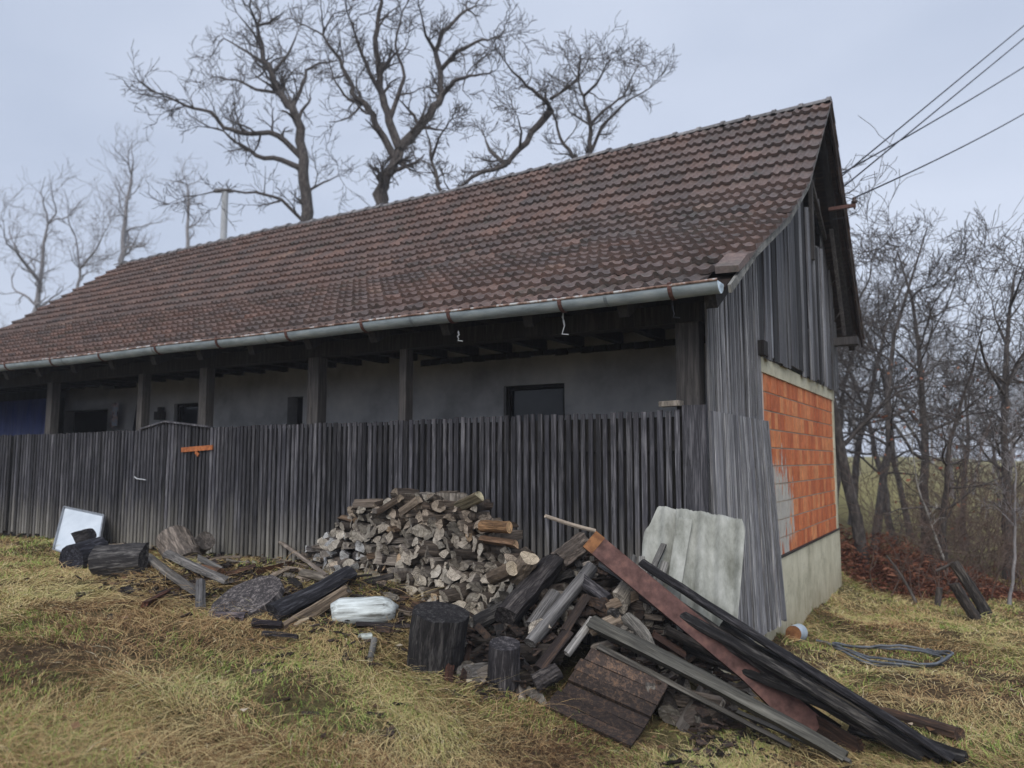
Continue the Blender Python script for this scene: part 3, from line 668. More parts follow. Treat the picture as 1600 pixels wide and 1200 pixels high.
# gable boards
mb = MB(); y = 1.78; rr = random.Random(4)
while y < 6.95:
    w_ = rr.choice((.1, .15, .2, .26, .18)); y1 = y+w_-.012; ym = (y+y1)/2
    z0 = 2.3+rr.uniform(-.04, .03) if y > 1.95 else 2.3; dx = rr.uniform(0, .035); tn = rr.choice((rr.uniform(.2, .5), rr.uniform(.7, 1.1), rr.uniform(1.3, 2.1)))
    gap = 4.5 < ym < 5.9
    za, zb = roof_z(GX, y), roof_z(GX, y1)
    x = GX+.005+dx
    def pan(zl0, zl1, zt0, zt1): mb.hexa([(x, y, zl0), (x+.022, y, zl0), (x+.022, y1, zl1), (x, y1, zl1)], [(x, y, zt0), (x+.022, y, zt0), (x+.022, y1, zt1), (x, y1, zt1)], tn=tn, rnd=rr.random())
    if ym > 6.75: za = zb = min(za, zb)
    if rr.random() < .1 and not gap: y += w_*.35
    if za > z0: 
        hole0 = 3.9; hole1 = 5.0-(ym-4.05)*.35
        if 2.75 < ym < 3.15: pan(z0, z0, min(za, 3.95)-.0, min(zb, 3.95))
        elif 4.55 < ym < 4.92: pan(z0, z0, 4.65, 4.7); pan(5.25, 5.3, za, zb)
        elif 5.02 < ym < 5.95:
            lo = 4.15+.25*(ym-5.02)+rr.uniform(-.06, .06); hi = 5.12-(ym-5.02)*.55
            pan(z0, z0, lo, lo+.03)
            if hi < min(za, zb)-.03: pan(hi, hi-.05, za, zb)
        else: pan(z0, z0, za, zb)
    y += w_
mb.build('gable_boards', M['gable'], barn)
mb = MB(); mb.bar((.07, 4.98, 5.14), (.07, 6.0, 4.56), .05, .07); mb.bar((.06, 4.98, 4.0), (.06, 4.98, 5.6), .09, .05, up=(1, 0, 0))
mb.bar((.2, 5.75, 4.62), (.2, 6.65, 3.15), .05, .04); mb.box(.03, .4, 6.5, 6.72, 2.98, 3.1)
mb.build('gable_frame', M['post'], barn)
mb = MB(); mb.box(-.3, .1, 1.72, 1.9, 2.27, 2.42, rnd=.1); mb.build('beam_end', M['darkwood'], barn)
# slatted cheek of the veranda: narrow battens above, wide flaring boards below
mb = MB(); y = .02; rr = random.Random(8)
while y < 1.84:
    w_ = rr.uniform(.034, .05); dx = rr.uniform(0, .014); za = roof_z(GX, y, .1)-.0; zt = min(za, 9)
    mb.hexa([(.01+dx, y, 1.56), (.035+dx, y, 1.56), (.035+dx, y+w_, 1.56), (.01+dx, y+w_, 1.56)], [(.0+dx, y, zt), (.022+dx, y, zt), (.022+dx, y+w_, zt+.02), (.0+dx, y+w_, zt+.02)], tn=rr.uniform(.4, 1.35), rnd=rr.random())
    y += w_+rr.uniform(.008, .022)
mb.build('side_battens', M['clad'], barn)
mb = MB(); y = -.02; rr = random.Random(18)
while y < 1.93:
    w_ = rr.choice((.13, .09, .06, .07, .055, .08)) if y > .02 else .07
    t = y/1.93; x0 = .045+rr.uniform(0, .012); xb = .06+rr.uniform(-.01, .015)+.1*t; zb = -.40+rr.uniform(-.025, .02); ys = .02*t
    if y+w_ > 1.99: w_ = 1.99-y
    mb.hexa([(xb, y+ys, zb), (xb+.022, y+ys, zb), (xb+.022, y+ys+w_, zb), (xb, y+ys+w_, zb)], [(x0-.01, y, 1.6), (x0+.014, y, 1.6), (x0+.014, y+w_*.96, 1.6), (x0-.01, y+w_*.96, 1.6)], tn=(1.45 if .0 < y < .12 else rr.uniform(.5, 1.35)), rnd=rr.random())
    y += w_+rr.uniform(.002, .012)
mb.build('side_boards', M['clad'], barn)

# ---------------------------------------------------------------- slatted front screen and gate
fence = empty('slat_fence', (-6, -.03, 0), 'long dark slatted wooden screen closing off the veranda front', 'fence')
def top_z(x): return 1.615+x*.004+.006*math.sin(x*2.1)
GATE0, GATE1 = P(222, 700, 1, -.03).x, P(330, 700, 1, -.03).x
GPK = P(262, 660, 1, -.03)
def gate_top(x):
    if x < GPK.x: return top_z(GATE0)+(GPK.z-top_z(GATE0))*(x-GATE0)/(GPK.x-GATE0)
    return GPK.z+(top_z(GATE1)-GPK.z)*(x-GPK.x)/(GATE1-GPK.x)
bounds = [GATE1, P(497, 600, 1, .0).x, P(636, 600, 1, .0).x, -.16]
def slats(x0, x1, topf, y, seed, pitch=.072):
    rr = random.Random(seed); mb = MB(); x = x0
    while x < x1-.03:
        w_ = rr.uniform(.037, .049); t = topf(x)+rr.uniform(-.008, .01); dy = rr.uniform(0, .008); s = rr.uniform(-.008, .008); bt = float(g(x, 0))+rr.uniform(.03, .09); bt = max(bt, -.5)
        mb.hexa([(x+s, y-.014-dy, bt), (x+s+w_, y-.014-dy, bt), (x+s+w_, y, bt), (x+s, y, bt)], [(x, y-.014-dy, t), (x+w_, y-.014-dy, t), (x+w_, y, t), (x, y, t)], tn=rr.choice((rr.uniform(.45, .9), rr.uniform(.8, 1.2), rr.uniform(1.0, 1.7))), rnd=rr.random())
        x += pitch+rr.uniform(-.006, .006)
    return mb
for k, (a, b) in enumerate(zip(bounds[:-1], bounds[1:])): slats(a, b, top_z, -.03, 20+k).build('slat_panel', M['slat'], fence)
slats(-11.0, GATE0-.01, top_z, -.03, 30, .078).build('slat_panel', M['slat'], fence); slats(-16.0, -11.03, top_z, -.03, 31, .078).build('slat_panel', M['slat'], fence)
mb = slats(GATE0+.02, GATE1-.02, gate_top, -.035, 40)
gate = mb.build('gate', M['slat'], fence)
def sub(mb_, name, mat, par):   # sub-part of a part whose origin is its thing's
    o = mb_.build(name, mat, par, origin=par.parent.location); o.location = (0, 0, 0); return o
mb = MB(); mb.bar((GATE0, -.05, gate_top(GATE0)+.012), (GPK.x, -.05, GPK.z+.012), .07, .02, tn=1.6); mb.bar((GPK.x, -.05, GPK.z+.012), (GATE1, -.05, top_z(GATE1)+.012), .07, .02, tn=1.6); sub(mb, 'top_rail', M['slat'], gate)
a, b = P(284, 703, 1, -.07), P(332, 699, 1, -.07)
mb = MB(); mb.bar(a, b, .02, .06, rnd=.4); mb.bar((a.x+.28, -.07, a.z-.03), (a.x+.34, -.07, a.z-.07), .015, .04); sub(mb, 'latch_board', M['latch'], gate)
mb = MB(); mb.tube([P(210, 745, 1, -.08), P(214, 748, 1, -.09), P(222, 749, 1, -.09), P(228, 750, 1, -.08)], .008, 6); sub(mb, 'string', M['rag'], gate)
mb = MB()
for z_ in (.25, 1.3):
    mb.box(-16.0, GATE0, -.029, .0, z_, z_+.09, rnd=.3, tn=.5); mb.box(GATE1, -.05, -.029, .0, z_-.03, z_+.06, rnd=.6, tn=.5)
mb.build('rail', M['darkwood'], fence)
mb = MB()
mb.box(-16.0, -.05, .002, .012, -.5, 1.56, tn=.6)  # dark sheet added so the gaps between the slats read as shade
mb.build('gap_shade_sheet', M['darkwood'], fence)
mb = MB(); mb.hexa([(-.17, -.06, -.5), (.03, -.06, -.5), (.03, -.03, -.5), (-.17, -.03, -.5)], [(-.17, -.06, 1.65), (.03, -.06, 1.65), (.03, -.03, 1.65), (-.17, -.03, 1.65)], tn=1.1); mb.build('corner_board', M['slat'], fence)

# things on and about the barn
def solid(mb, name, mat, label, cat, origin, group=None):
    o = mb.build(name, mat, None, origin=origin); tag(o, label, cat, group); return o
mb = MB(); p = P(1050, 633, 1, -.05); p.z = 1.665
mb.bar((p.x-.1, -.04, p.z), (p.x+.08, -.05, p.z+.004), .1, .045); solid(mb, 'wood_offcut', M['split'], 'small wood offcut lying on top of the slatted screen near the corner post', 'offcut', p)
# hanging things
h1 = P(179, 648, 1, 1.7); mb = MB()
pts = [(-.12, .18), (.02, .22), (.13, .2), (.1, .02), (.09, -.18), (-.02, -.24), (-.13, -.2), (-.1, 0)]
for a in range(len(pts)):
    b = (a+1) % len(pts); mb.add([(h1.x, h1.y-.05, h1.z), (h1.x+pts[a][0], h1.y-.02*(a % 2), h1.z+pts[a][1]), (h1.x+pts[b][0], h1.y-.02*(b % 2), h1.z+pts[b][1])], [(0, 1, 2)])
mb.box(h1.x-.1, h1.x+.08, h1.y+.0, h1.y+.02, h1.z-.2, h1.z+.18)
solid(mb, 'hanging_cloth', M['cloth'], 'pinkish and blue cloth hanging on the veranda wall beside the dark doorway', 'cloth', h1)
h2 = P(212, 652, 1, 1.7); mb = MB(); mb.hexa([(h2.x-.09, 1.7, h2.z-.3), (h2.x+.1, 1.7, h2.z-.3), (h2.x+.1, 1.78, h2.z-.3), (h2.x-.09, 1.78, h2.z-.3)], [(h2.x-.02, 1.72, h2.z+.24), (h2.x+.07, 1.72, h2.z+.24), (h2.x+.07, 1.78, h2.z+.24), (h2.x-.02, 1.78, h2.z+.24)])
solid(mb, 'hanging_coat', M['clothdark'], 'dark coat hanging on the veranda wall left of the thin post', 'coat', h2)
h3 = P(247, 645, 1, 1.75); mb = MB(); mb.box(h3.x-.07, h3.x+.07, 1.72, 1.84, h3.z-.12, h3.z+.02); mb.box(h3.x-.04, h3.x+.04, 1.76, 1.84, h3.z+.02, h3.z+.1)
solid(mb, 'meter_box', M['post'], 'small grey box fixed to the veranda wall above the gate', 'box', h3)
a, b = P(0, 640, 1, .5), P(74, 640, 1, .5); mb = MB(); n = 24
V = []
for i in range(n+1):
    x = a.x-2.5+(b.x-a.x+2.5)*i/n; yy = .5+.05*math.sin(i*1.9)
    V += [(x, yy, .0), (x, yy+.03, 1.2), (x, .55, 2.2)]
mb.add(V, [(3*i+k, 3*i+3+k, 3*i+4+k, 3*i+1+k) for i in range(n) for k in range(2)], smooth=True)
t_ = solid(mb, 'tarpaulin', M['blue'], 'dark blue tarpaulin hanging in the leftmost veranda bay', 'tarpaulin', (a.x, .5, 0)); sm_ = t_.modifiers.new('s', 'SOLIDIFY'); sm_.thickness = .01
for (u, v, L_, lab) in ((880, 500, .18, 'frayed pale string dangling below the gutter above the middle of the screen'), (716, 527, .09, 'short wire loop hanging from the gutter beside a bracket'), (1052, 480, .14, 'thin dark wire hanging under the gutter near the corner post')):
    p = P(u, v, 1, -.5); mb = MB(); pts = [(p.x+R.uniform(-.015, .015), p.y, p.z+.06-L_*k/5) for k in range(6)]+[(p.x+.05, p.y, p.z+.05-L_)]
    mb.tube(pts, .005, 5); mb.tube([(q[0]+.012*math.sin(k*2), q[1], q[2]) for k, q in enumerate(pts[:4])], .004, 5)
    solid(mb, 'hanging_string', M['rag'] if u < 1000 else M['wire'], lab, 'string', p)
p = P(1151, 411, 0, .36); mb = MB()
mb.hexa([(p.x-.13, p.y-.14, p.z-.1), (p.x+.05, p.y-.12, p.z-.1), (p.x+.07, p.y+.12, p.z+.04), (p.x-.1, p.y+.1, p.z+.04)], [(p.x-.13, p.y-.16, p.z-.045), (p.x+.05, p.y-.14, p.z-.055), (p.x+.07, p.y+.1, p.z+.1), (p.x-.1, p.y+.08, p.z+.11)], rnd=.1, tn=1.25)
solid(mb, 'loose_tile', M['tile'], 'loose broken clay tile slipped over the bottom corner of the roof edge', 'roof tile', p)

# power line: bracket with insulator behind the gable, four cables
ib = P(1335, 321, 1, 5.6)
br = empty('insulator_bracket', ib, 'rusty steel arm with a dark insulator sticking out beyond the gable', 'bracket')
mb = MB(); mb.bar((ib.x-.35, 5.6, ib.z), (ib.x+.02, 5.6, ib.z), .05, .05); mb.build('arm', M['rust'], br)
mb = MB(); mb.tube([(ib.x, 5.6, ib.z-.06), (ib.x, 5.6, ib.z+.03), (ib.x, 5.6, ib.z+.035), (ib.x, 5.6, ib.z+.07), (ib.x, 5.6, ib.z+.08), (ib.x, 5.6, ib.z+.1), (ib.x, 5.6, ib.z+.12)], [.014, .014, .045, .04, .02, .035, .02], 10); mb.build('insulator', M['porcelain'], br)
mb = MB(); mb.tube([(ib.x-.02, 5.6, ib.z+.1), (ib.x-.14, 5.6, ib.z+.16), (ib.x-.25, 5.6, ib.z+.24)], .006, 5); mb.tube([(ib.x+.03, 5.6, ib.z+.08), (ib.x+.1, 5.6, ib.z-.02), (ib.x+.05, 5.6, ib.z-.1), (ib.x-.16, 5.6, ib.z-.16), (ib.x-.3, 5.6, ib.z-.16)], .006, 5); mb.build('lead_wire', M['wire'], br)
for (s_, e, lab, sag) in (((1308, 281), (1600, 40), 'uppermost power cable running off to the top right corner', .0), ((1308, 300), (1600, 60), 'second power cable from the top, crossing the third above the gable', .0), ((1306, 276), (1600, 97), 'third power cable from the top at the right edge, flattest of the crossing three', .06), ((1337, 308), (1600, 165), 'lowest power cable, leaving from the insulator on the bracket', .1)):
    A = P(s_[0], s_[1], 1, 5.6) if s_[0] > 1320 else P(s_[0], s_[1], 1, 5.7); ee = Vector(dp(e[0], e[1], 16)); d = ee-A; B = A+d*1.9; mb = MB(); pts = []
    for k in range(25):
        t = k/24; q = A.lerp(B, t); q.z -= sag*4*(t*1.9)*(1-t)*.9; pts.append(q)
    mb.tube(pts, .0125, 5, cap=False); solid(mb, 'power_cable', M['wire'], lab, 'cable', A)

# ---------------------------------------------------------------- logs
def log_mesh(kind, L, r, seed, mats, rough=.06, taper=1.0, bend=0.0, rings=8, endslant=.04, name='log'):
    rr = random.Random(seed); sec = []
    if kind == 'round': sec = [(r*math.cos(2*math.pi*i/16), r*math.sin(2*math.pi*i/16), 0) for i in range(16)]
    else:
        span = {'half': 180, 'third': 120, 'quarter': 88, 'wedge': 58}[kind]; n = max(4, span//18)
        off = {'half': .45, 'third': .5, 'quarter': .55, 'wedge': .6}[kind]*r
        arc = [(r*math.cos(math.radians(-span/2+span*i/n)), r*math.sin(math.radians(-span/2+span*i/n)), 0) for i in range(n+1)]
        sec = arc[:]
        if kind != 'half':
            c0 = (rr.uniform(-.1, .12)*r-(.3*r if kind == 'third' else 0), rr.uniform(-.1, .1)*r, 1)
            for t in (.35, .7): a = arc[-1]; sec.append((a[0]+(c0[0]-a[0])*t+rr.uniform(-.05, .05)*r, a[1]+(c0[1]-a[1])*t+rr.uniform(-.05, .05)*r, 1))
            sec.append(c0)
            for t in (.3, .65): a = arc[0]; sec.append((c0[0]+(a[0]-c0[0])*t+rr.uniform(-.05, .05)*r, c0[1]+(a[1]-c0[1])*t+rr.uniform(-.05, .05)*r, 1))
        else:
            for t in (.2, .4, .6, .8): a, b = arc[-1], arc[0]; sec.append((a[0]+(b[0]-a[0])*t+rr.uniform(-.06, .06)*r, a[1]+(b[1]-a[1])*t, 1))
        sec = [(x-off, y, k) for x, y, k in sec]
    n = len(sec); per = [rr.uniform(1-rough, 1+rough) for _ in sec]; V = []; F_ = []; Mi = []
    sl = (rr.uniform(-endslant, endslant)*4, rr.uniform(-endslant, endslant)*4, rr.uniform(-endslant, endslant)*4, rr.uniform(-endslant, endslant)*4)
    ba = rr.uniform(0, 6.28)
    for i in range(rings):
        t = i/(rings-1); s = (1+(taper-1)*t); bx = bend*math.sin(math.pi*t)*math.cos(ba)+rr.uniform(-.02, .02)*r; by = bend*math.sin(math.pi*t)*math.sin(ba)+rr.uniform(-.02, .02)*r
        for j, (x, y, k) in enumerate(sec):
            q = s*(per[j]+rr.uniform(-rough, rough)*.6); z = t*L
            if i == 0: z += x*sl[0]+y*sl[1]+rr.uniform(-.03, .03)*r
            if i == rings-1: z += x*sl[2]+y*sl[3]+rr.uniform(-.03, .03)*r
            V.append((x*q+bx, y*q+by, z))
    for i in range(rings-1):
        for j in range(n):
            j2 = (j+1) % n; F_.append((i*n+j, i*n+j2, (i+1)*n+j2, (i+1)*n+j)); Mi.append(1 if (sec[j][2] or sec[j2][2]) else 0)
    if kind != 'round': # closing edge of arc to split side counts as split
        pass
    for e, b in ((0, 0), (1, (rings-1)*n)):
        ring = V[b:b+n]; c = [sum(p[k] for p in ring)/n for k in range(3)]; c[2] += (.01 if e == 0 else -.01); ci = len(V); V.append(tuple(c))
        for j in range(n):
            F_.append((b+(j+1) % n, b+j, ci) if e == 0 else (b+j, b+(j+1) % n, ci)); Mi.append(2)
    me = bpy.data.meshes.new(name); me.from_pydata(V, [], F_)
    for k in mats: me.materials.append(k)
    me.polygons.foreach_set('material_index', Mi)
    for nm in ('rnd', 'tone'):
        a = me.attributes.new(nm, 'FLOAT', 'FACE'); a.data.foreach_set('value', [rr.random() if nm == 'rnd' and False else (.5 if nm == 'rnd' else 1.0)]*len(F_))
    me.update(); return me
FW_MATS = [M['bark'], M['split'], M['end']]
variants = [log_mesh(k, 1.0, 1.0, 50+i, FW_MATS, rough=.09, name='split_log', rings=7) for i, k in enumerate(['quarter', 'quarter', 'wedge', 'half', 'half', 'third', 'third', 'quarter', 'round', 'wedge', 'third', 'round'])]
for me in variants:        # unit logs: shrink to radius 1 : length ratio by vertex scale
    for v in me.vertices: v.co.x *= .072; v.co.y *= .072; v.co.z *= .34
def piece(name, me, p0, p1, roll, label, cat, group=None, color=(1, 1, 1), scale=(1, 1, 1)):
    o = bpy.data.objects.new(name, me); COL.objects.link(o); orient(o, p0, p1, roll); o.scale = scale; o.color = (*color, 1); tag(o, label, cat, group); return o

# stack of firewood against the screen ------------------------------------------
def stack():
    rr = random.Random(12); TOPX = [-4.02, -3.96, -3.72, -3.5, -3.38, -2.95, -2.43, -2.05, -1.85, -1.7, -1.55, -1.3]; TOPZ = [.2, .34, .5, .68, .78, .87, .88, .86, .74, .6, .48, .3]
    z = -.36; row = 0; n = 0
    while z < .9:
        x = -3.98+rr.uniform(0, .06)
        while x < -1.22:
            zt = np.interp(x, TOPX, TOPZ); gg = float(gb(x, -.8)); pitch = rr.uniform(.082, .108)
            if z < zt-.03 and z > gg-.03 and not (x > -1.75 and z < -.1):
                yf = -.42-.5*(.87-z)/1.1+rr.uniform(-.035, .03)
                if x < -3.4: yf += .22*min(1, (-3.4-x)/.6)
                top = zt-z < .2; flank = x < -3.15 and z < .45
                yaw = rr.gauss(0, .12); pit = rr.gauss(0, .07); k = rr.random()
                if top and rr.random() < .6: yaw += rr.choice((-1, 1))*rr.uniform(.4, 1.35)
                elif rr.random() < .07: yaw += rr.choice((-1, 1))*rr.uniform(.35, .9)
                if flank and rr.random() < .3: yaw -= rr.uniform(.4, .9)
                L = .34*rr.uniform(.8, 1.12); s = rr.uniform(.82, 1.12)
                if k < .1: s *= .72
                if k > .93: s *= 1.22
                vi = rr.randrange(len(variants)); me = variants[vi]; s *= (.72 if vi in (8, 11) else 1)
                d = Vector((math.sin(yaw), math.cos(yaw), math.sin(pit)))
                c = Vector((x+rr.uniform(-.012, .012), yf+.17, z+rr.uniform(-.018, .018)))
                if abs(yaw) > .4: c.y -= .08
                if c.y+abs(d.y)*L/2 > -.07: c.y = -.07-abs(d.y)*L/2
                if flank: grp = 'grey firewood logs in the left flank of the stack'; u = rr.uniform(.75, 1.3); colr = (u*.92, u*1.02, u*1.2); hue = 'grey-blue'; zone = 'left flank'
                elif top or z > .55: grp = 'brown firewood logs in the top rows of the stack'; u = rr.uniform(.35, .95); colr = (u*1.05, u*.96, u*.9); hue = 'brown'; zone = 'top rows'
                elif z < .2 and x > -3.15: grp = 'pale firewood logs in the lower rows of the stack'; u = rr.uniform(.65, 1.35); colr = (u*1.02, u, u*.96); hue = 'tan'; zone = 'lower rows'
                else: grp = 'grey-brown firewood logs in the middle rows of the stack'; u = rr.uniform(.42, 1.05); colr = (u, u*.97, u*.95); hue = 'grey-brown'; zone = 'middle rows'
                sh = ('three-sided', 'three-sided', 'thin wedge', 'half-round', 'half-round', 'thick wedge', 'thick wedge', 'three-sided', 'round', 'thin wedge', 'thick wedge', 'round')[vi]
                szw = 'small ' if s < .8 else ('large ' if s > 1.08 else ''); mid = (-3.7 if flank else -2.6)
                side = ('left part' if x < mid-.35 else ('right part' if x > mid+.35 else 'centre')) if not flank else ('outer end' if x < -3.6 else 'inner side')
                lab = '%s%s %s%s log, %s, %s of the firewood stack, %s' % (szw, 'light' if u > .95 else ('dark' if u < .65 else 'dull'), hue+' ', sh, 'laid askew' if abs(yaw) > .4 else 'end outwards', zone, side)
                if rr.random() < .05: colr = (colr[0]*1.15, colr[1]*.95, colr[2]*.75)
                piece('split_log', me, c-d*L/2, c+d*L/2, rr.uniform(0, 6.28), lab, 'log', grp, colr, (s, s, L/.34)); n += 1
                x += pitch*.92*(s/1.05)*(1.5 if abs(yaw) > .6 else 1)
            else: x += .05
        z += .08; row += 1
    return n
NS = stack()
def named_log(u1, v1, u2, v2, y, dia, kind, label, color, mats=None, cat='log', seed=0, L=None, rough=.07, name='split_log', roll=0.0):
    a, b = P(u1, v1, 1, y), P(u2, v2, 1, y-.04); me = log_mesh(kind, (b-a).length, dia/2, 900+seed, mats or FW_MATS, rough=rough, name=name)
    return piece(name, me, a, b, roll, label, cat, None, color)
named_log(752, 822, 796, 824, -.62, .1, 'round', 'yellow-orange log lying lengthwise near the upper right end of the firewood stack', (1.9, 1.35, .85), seed=1)
named_log(755, 842, 806, 850, -.62, .11, 'half', 'rotten brown log lying lengthwise below the orange one on the firewood stack', (1.5, 1.1, .8), seed=2, roll=1.2)
named_log(716, 790, 750, 774, -.5, .12, 'half', 'pale split board-like log tilted on the very top right of the firewood stack', (1.3, 1.3, 1.05), seed=3, roll=1.0)
named_log(806, 905, 828, 872, -.85, .15, 'round', 'short log with deeply furrowed bark standing askew on the right end of the stack', (1.3, 1.2, 1.05), [M['barklog']]*2+[M['end']], seed=4, rough=.12)
named_log(768, 903, 800, 888, -.95, .12, 'round', 'pale round log end poking out beside the furrowed log at the stack\'s right end', (1.25, 1.15, 1.0), seed=5)
named_log(590, 800, 625, 778, -.5, .11, 'half', 'long bark-covered split log lying slantwise on the top left of the stack', (.9, .8, .7), seed=6, roll=2)
named_log(628, 800, 655, 780, -.52, .11, 'third', 'ragged dark split log lying slantwise on top of the stack, left of the middle', (.8, .72, .65), seed=7, roll=1)

# jumbled heap right of the stack -------------------------------------------------
def jumble():
    rr = random.Random(77); n = 0
    for layer in range(2):
        for k in range(92 if layer else 125):
            x = rr.uniform(-1.85, .25); y = rr.uniform(-1.5, -.2); zz = heap(x, y); gg = float(gb(x, y))
            if zz-gg < .06 or (y < -.82 and x > -.9): continue
            L = rr.uniform(.28, .5); s = rr.uniform(.7, 1.2); a = rr.gauss(2.1, .7) if rr.random() < .6 else rr.uniform(0, 3.14)
            slope = -.45 if rr.random() < .7 else rr.uniform(-.2, .6)
            d = Vector((math.cos(a), -abs(math.sin(a)), slope*abs(math.sin(a))+rr.gauss(0, .15))).normalized()
            c = Vector((x, y, zz-.09-.13*layer)); a0 = c-d*L/2; a1 = c+d*L/2
            for q in (a0, a1):
                if q.y > -.08: c.y -= q.y+.08
            c.z = max(c.z, float(gb(c.x, c.y))+.04)
            a0 = c-d*L/2; a1 = c+d*L/2; u = rr.uniform(.18, .62)
            if rr.random() < .22: u = rr.uniform(.75, 1.3)
            vi = rr.randrange(len(variants)); sh = ('three-sided', 'three-sided', 'thin wedge', 'half-round', 'half-round', 'thick wedge', 'thick wedge', 'three-sided', 'round', 'thin wedge', 'thick wedge', 'round')[vi]
            lab = '%s %s %s log, %s %s of the loose heap%s' % ('long' if L > .4 else 'short', 'light grey' if u > .85 else ('near-black' if u < .4 else 'dark grey'), sh, 'upper' if y > -.6 else ('lower' if y < -1.0 else 'middle'), 'left' if x < -1.2 else ('right' if x > -.5 else 'centre'), ', half buried' if layer else '')
            piece('split_log', variants[vi], a0, a1, rr.uniform(0, 6.28), lab, 'log', 'loose firewood logs in the heap', (u, u*.99, u*1.0), (s, s, L/.34)); n += 1
    return n
NJ = jumble()
def hlog(p0, p1, dia, kind, mat, label, color=(1, 1, 1), cat='log', name='log', seed=0, taper=1.0, bend=0.0, rough=.06, roll=0.0, flat=1.0, endm=None, rings=10, slant=.04):
    p0, p1 = Vector(p0), Vector(p1); ms = [M[mat], M[mat], endm or M[mat]]
    me = log_mesh(kind, (p1-p0).length, dia/2, 300+seed, ms, rough=rough, taper=taper, bend=bend, rings=rings, name=name, endslant=slant)
    return piece(name, me, p0, p1, roll, label, cat, None, color, (1, flat, 1))
# hand-placed pieces of the heap: (pixel ends give direction; heights follow the heap)
hlog(hh(925, 905, .1), hh(828, 1018, .06), .105, 'round', 'oldgrey', 'long straight debarked round pole lying down the front of the heap', (.9, .9, .95), 'pole', 'round_pole', 1, .9, endm=M['oldgrey'])
hlog(hh(862, 905, .10), hh(788, 985, .08), .36, 'half', 'burnt', 'wide charred half log lying face up on the left side of the heap', (1.6, 1.5, 1.5), 'log', 'half_log', 2, 1.0, 0, .08, roll=2.4, flat=1)
hlog(hh(868, 945, .10), hh(832, 990, .06), .12, 'half', 'oldgrey', 'grey cracked split log lying between the charred half log and the round pole', (.75, .75, .8), 'log', 'split_log', 3, 1, 0, .08, roll=1)
hlog(hh(873, 905, .14), hh(915, 876, .16), .17, 'round', 'barklog', 'thick log with rough furrowed bark near the top of the heap', (.8, .75, .72), 'log', 'bark_log', 4, 1, 0, .16)
hlog(hh(850, 868, .16), hh(903, 840, .2), .12, 'half', 'oldgrey', 'light grey splintered half log near the top of the heap, beside the rusty channel', (1.9, 1.95, 2.0), 'log', 'split_log', 5, 1, 0, .1, roll=.9)
hlog(hh(905, 850, .16), hh(930, 838, .2), .09, 'third', 'oldgrey', 'short light grey split log under the top end of the rusty channel', (1.7, 1.75, 1.85), 'log', 'split_log', 6)
hlog(hh(826, 845, .2), hh(842, 868, .12), .06, 'half', 'split', 'small pale stick-like split log standing up at the left top of the heap', (2, 2, 1.9), 'log', 'split_log', 7)
hlog(hh(835, 880, .14), hh(862, 862, .18), .12, 'half', 'oldgrey', 'grey split log at the left top of the heap under the pale stick', (1.0, 1.0, 1.05), 'log', 'split_log', 8, roll=1.5)
hlog(hh(945, 965, .08), hh(995, 950, .1), .13, 'quarter', 'split', 'brown quartered log lying level on the heap under the rusty channel', (1.0, .85, .72), 'log', 'split_log', 9, roll=.6)
hlog(hh(968, 985, .1), hh(920, 1000, .08), .11, 'half', 'split', 'weathered split log lying level beside the top of the heavy pole', (.9, .8, .7), 'log', 'split_log', 10, roll=1.1)
hlog(hh(925, 985, .08), hh(885, 1035, .06), .1, 'quarter', 'oldgrey', 'clean grey quartered log slanting down left of the heavy pole', (1.6, 1.6, 1.65), 'log', 'split_log', 11, roll=.3)
hlog(hh(985, 935, .08), hh(970, 965, .1), .16, 'half', 'oldgrey', 'short thick log with a splayed pale end under the rusty channel', (1.5, 1.4, 1.3), 'log', 'split_log', 12, 1.25)
hlog(hh(975, 985, .1), hh(1018, 1030, .07), .1, 'round', 'oldgrey', 'crooked grey-barked branch piece behind the heavy pole', (.9, .88, .86), 'log', 'branch_piece', 13, .8, .03, .12)
hlog(hh(1020, 1010, .08), hh(1068, 1035, .05), .13, 'half', 'brownrot', 'reddish brown rotten half log in the hollow behind the heavy pole', (1.2, .9, .8), 'log', 'half_log', 14, roll=1.2)
hlog(hh(905, 925, .1), hh(950, 955, .08), .14, 'third', 'burnt', 'black charred split log under the rusty channel in mid heap', (1.8, 1.8, 2.0), 'log', 'split_log', 15)
hlog(hh(880, 1000, .05), hh(915, 950, .08), .12, 'half', 'brownrot', 'dark brown half log wedged left of the clean grey one', (.9, .9, .9), 'log', 'half_log', 16, roll=.8)
hlog(hh(940, 900, .12), hh(985, 925, .1), .12, 'third', 'oldgrey', 'bluish grey split log just below the rusty channel near its top', (1.1, 1.2, 1.4), 'log', 'split_log', 17)
hlog(hh(790, 960, .04), hh(742, 985, .04), .13, 'half', 'burnt', 'dark split log between the big black stump and the charred half log', (1.2, 1.2, 1.2), 'log', 'half_log', 18)
hlog(gh(745, 978, .08), gh(760, 965, .09), .13, 'round', 'bark', 'pale-ended short log behind the big black stump', (2.2, 2.1, 2.2), 'log', 'short_log', 19, endm=M['end'])
hlog(gh(725, 1065, .07), gh(775, 1060, .08), .17, 'half', 'oldgrey', 'cracked grey log lying in the grass left of the small black stump', (.75, .73, .75), 'log', 'short_log', 20, roll=1.4)
hlog(gh(698, 1072, .02), gh(708, 1030, .2), .09, 'third', 'brownrot', 'reddish brown split piece standing in the grass in front of the big stump', (1.5, 1.0, .9), 'log', 'split_log', 21)
hlog(gh(722, 1070, .02), gh(733, 1035, .15), .07, 'third', 'brownrot', 'small brown split piece leaning beside the standing reddish one', (1.1, .9, .8), 'log', 'split_log', 22)
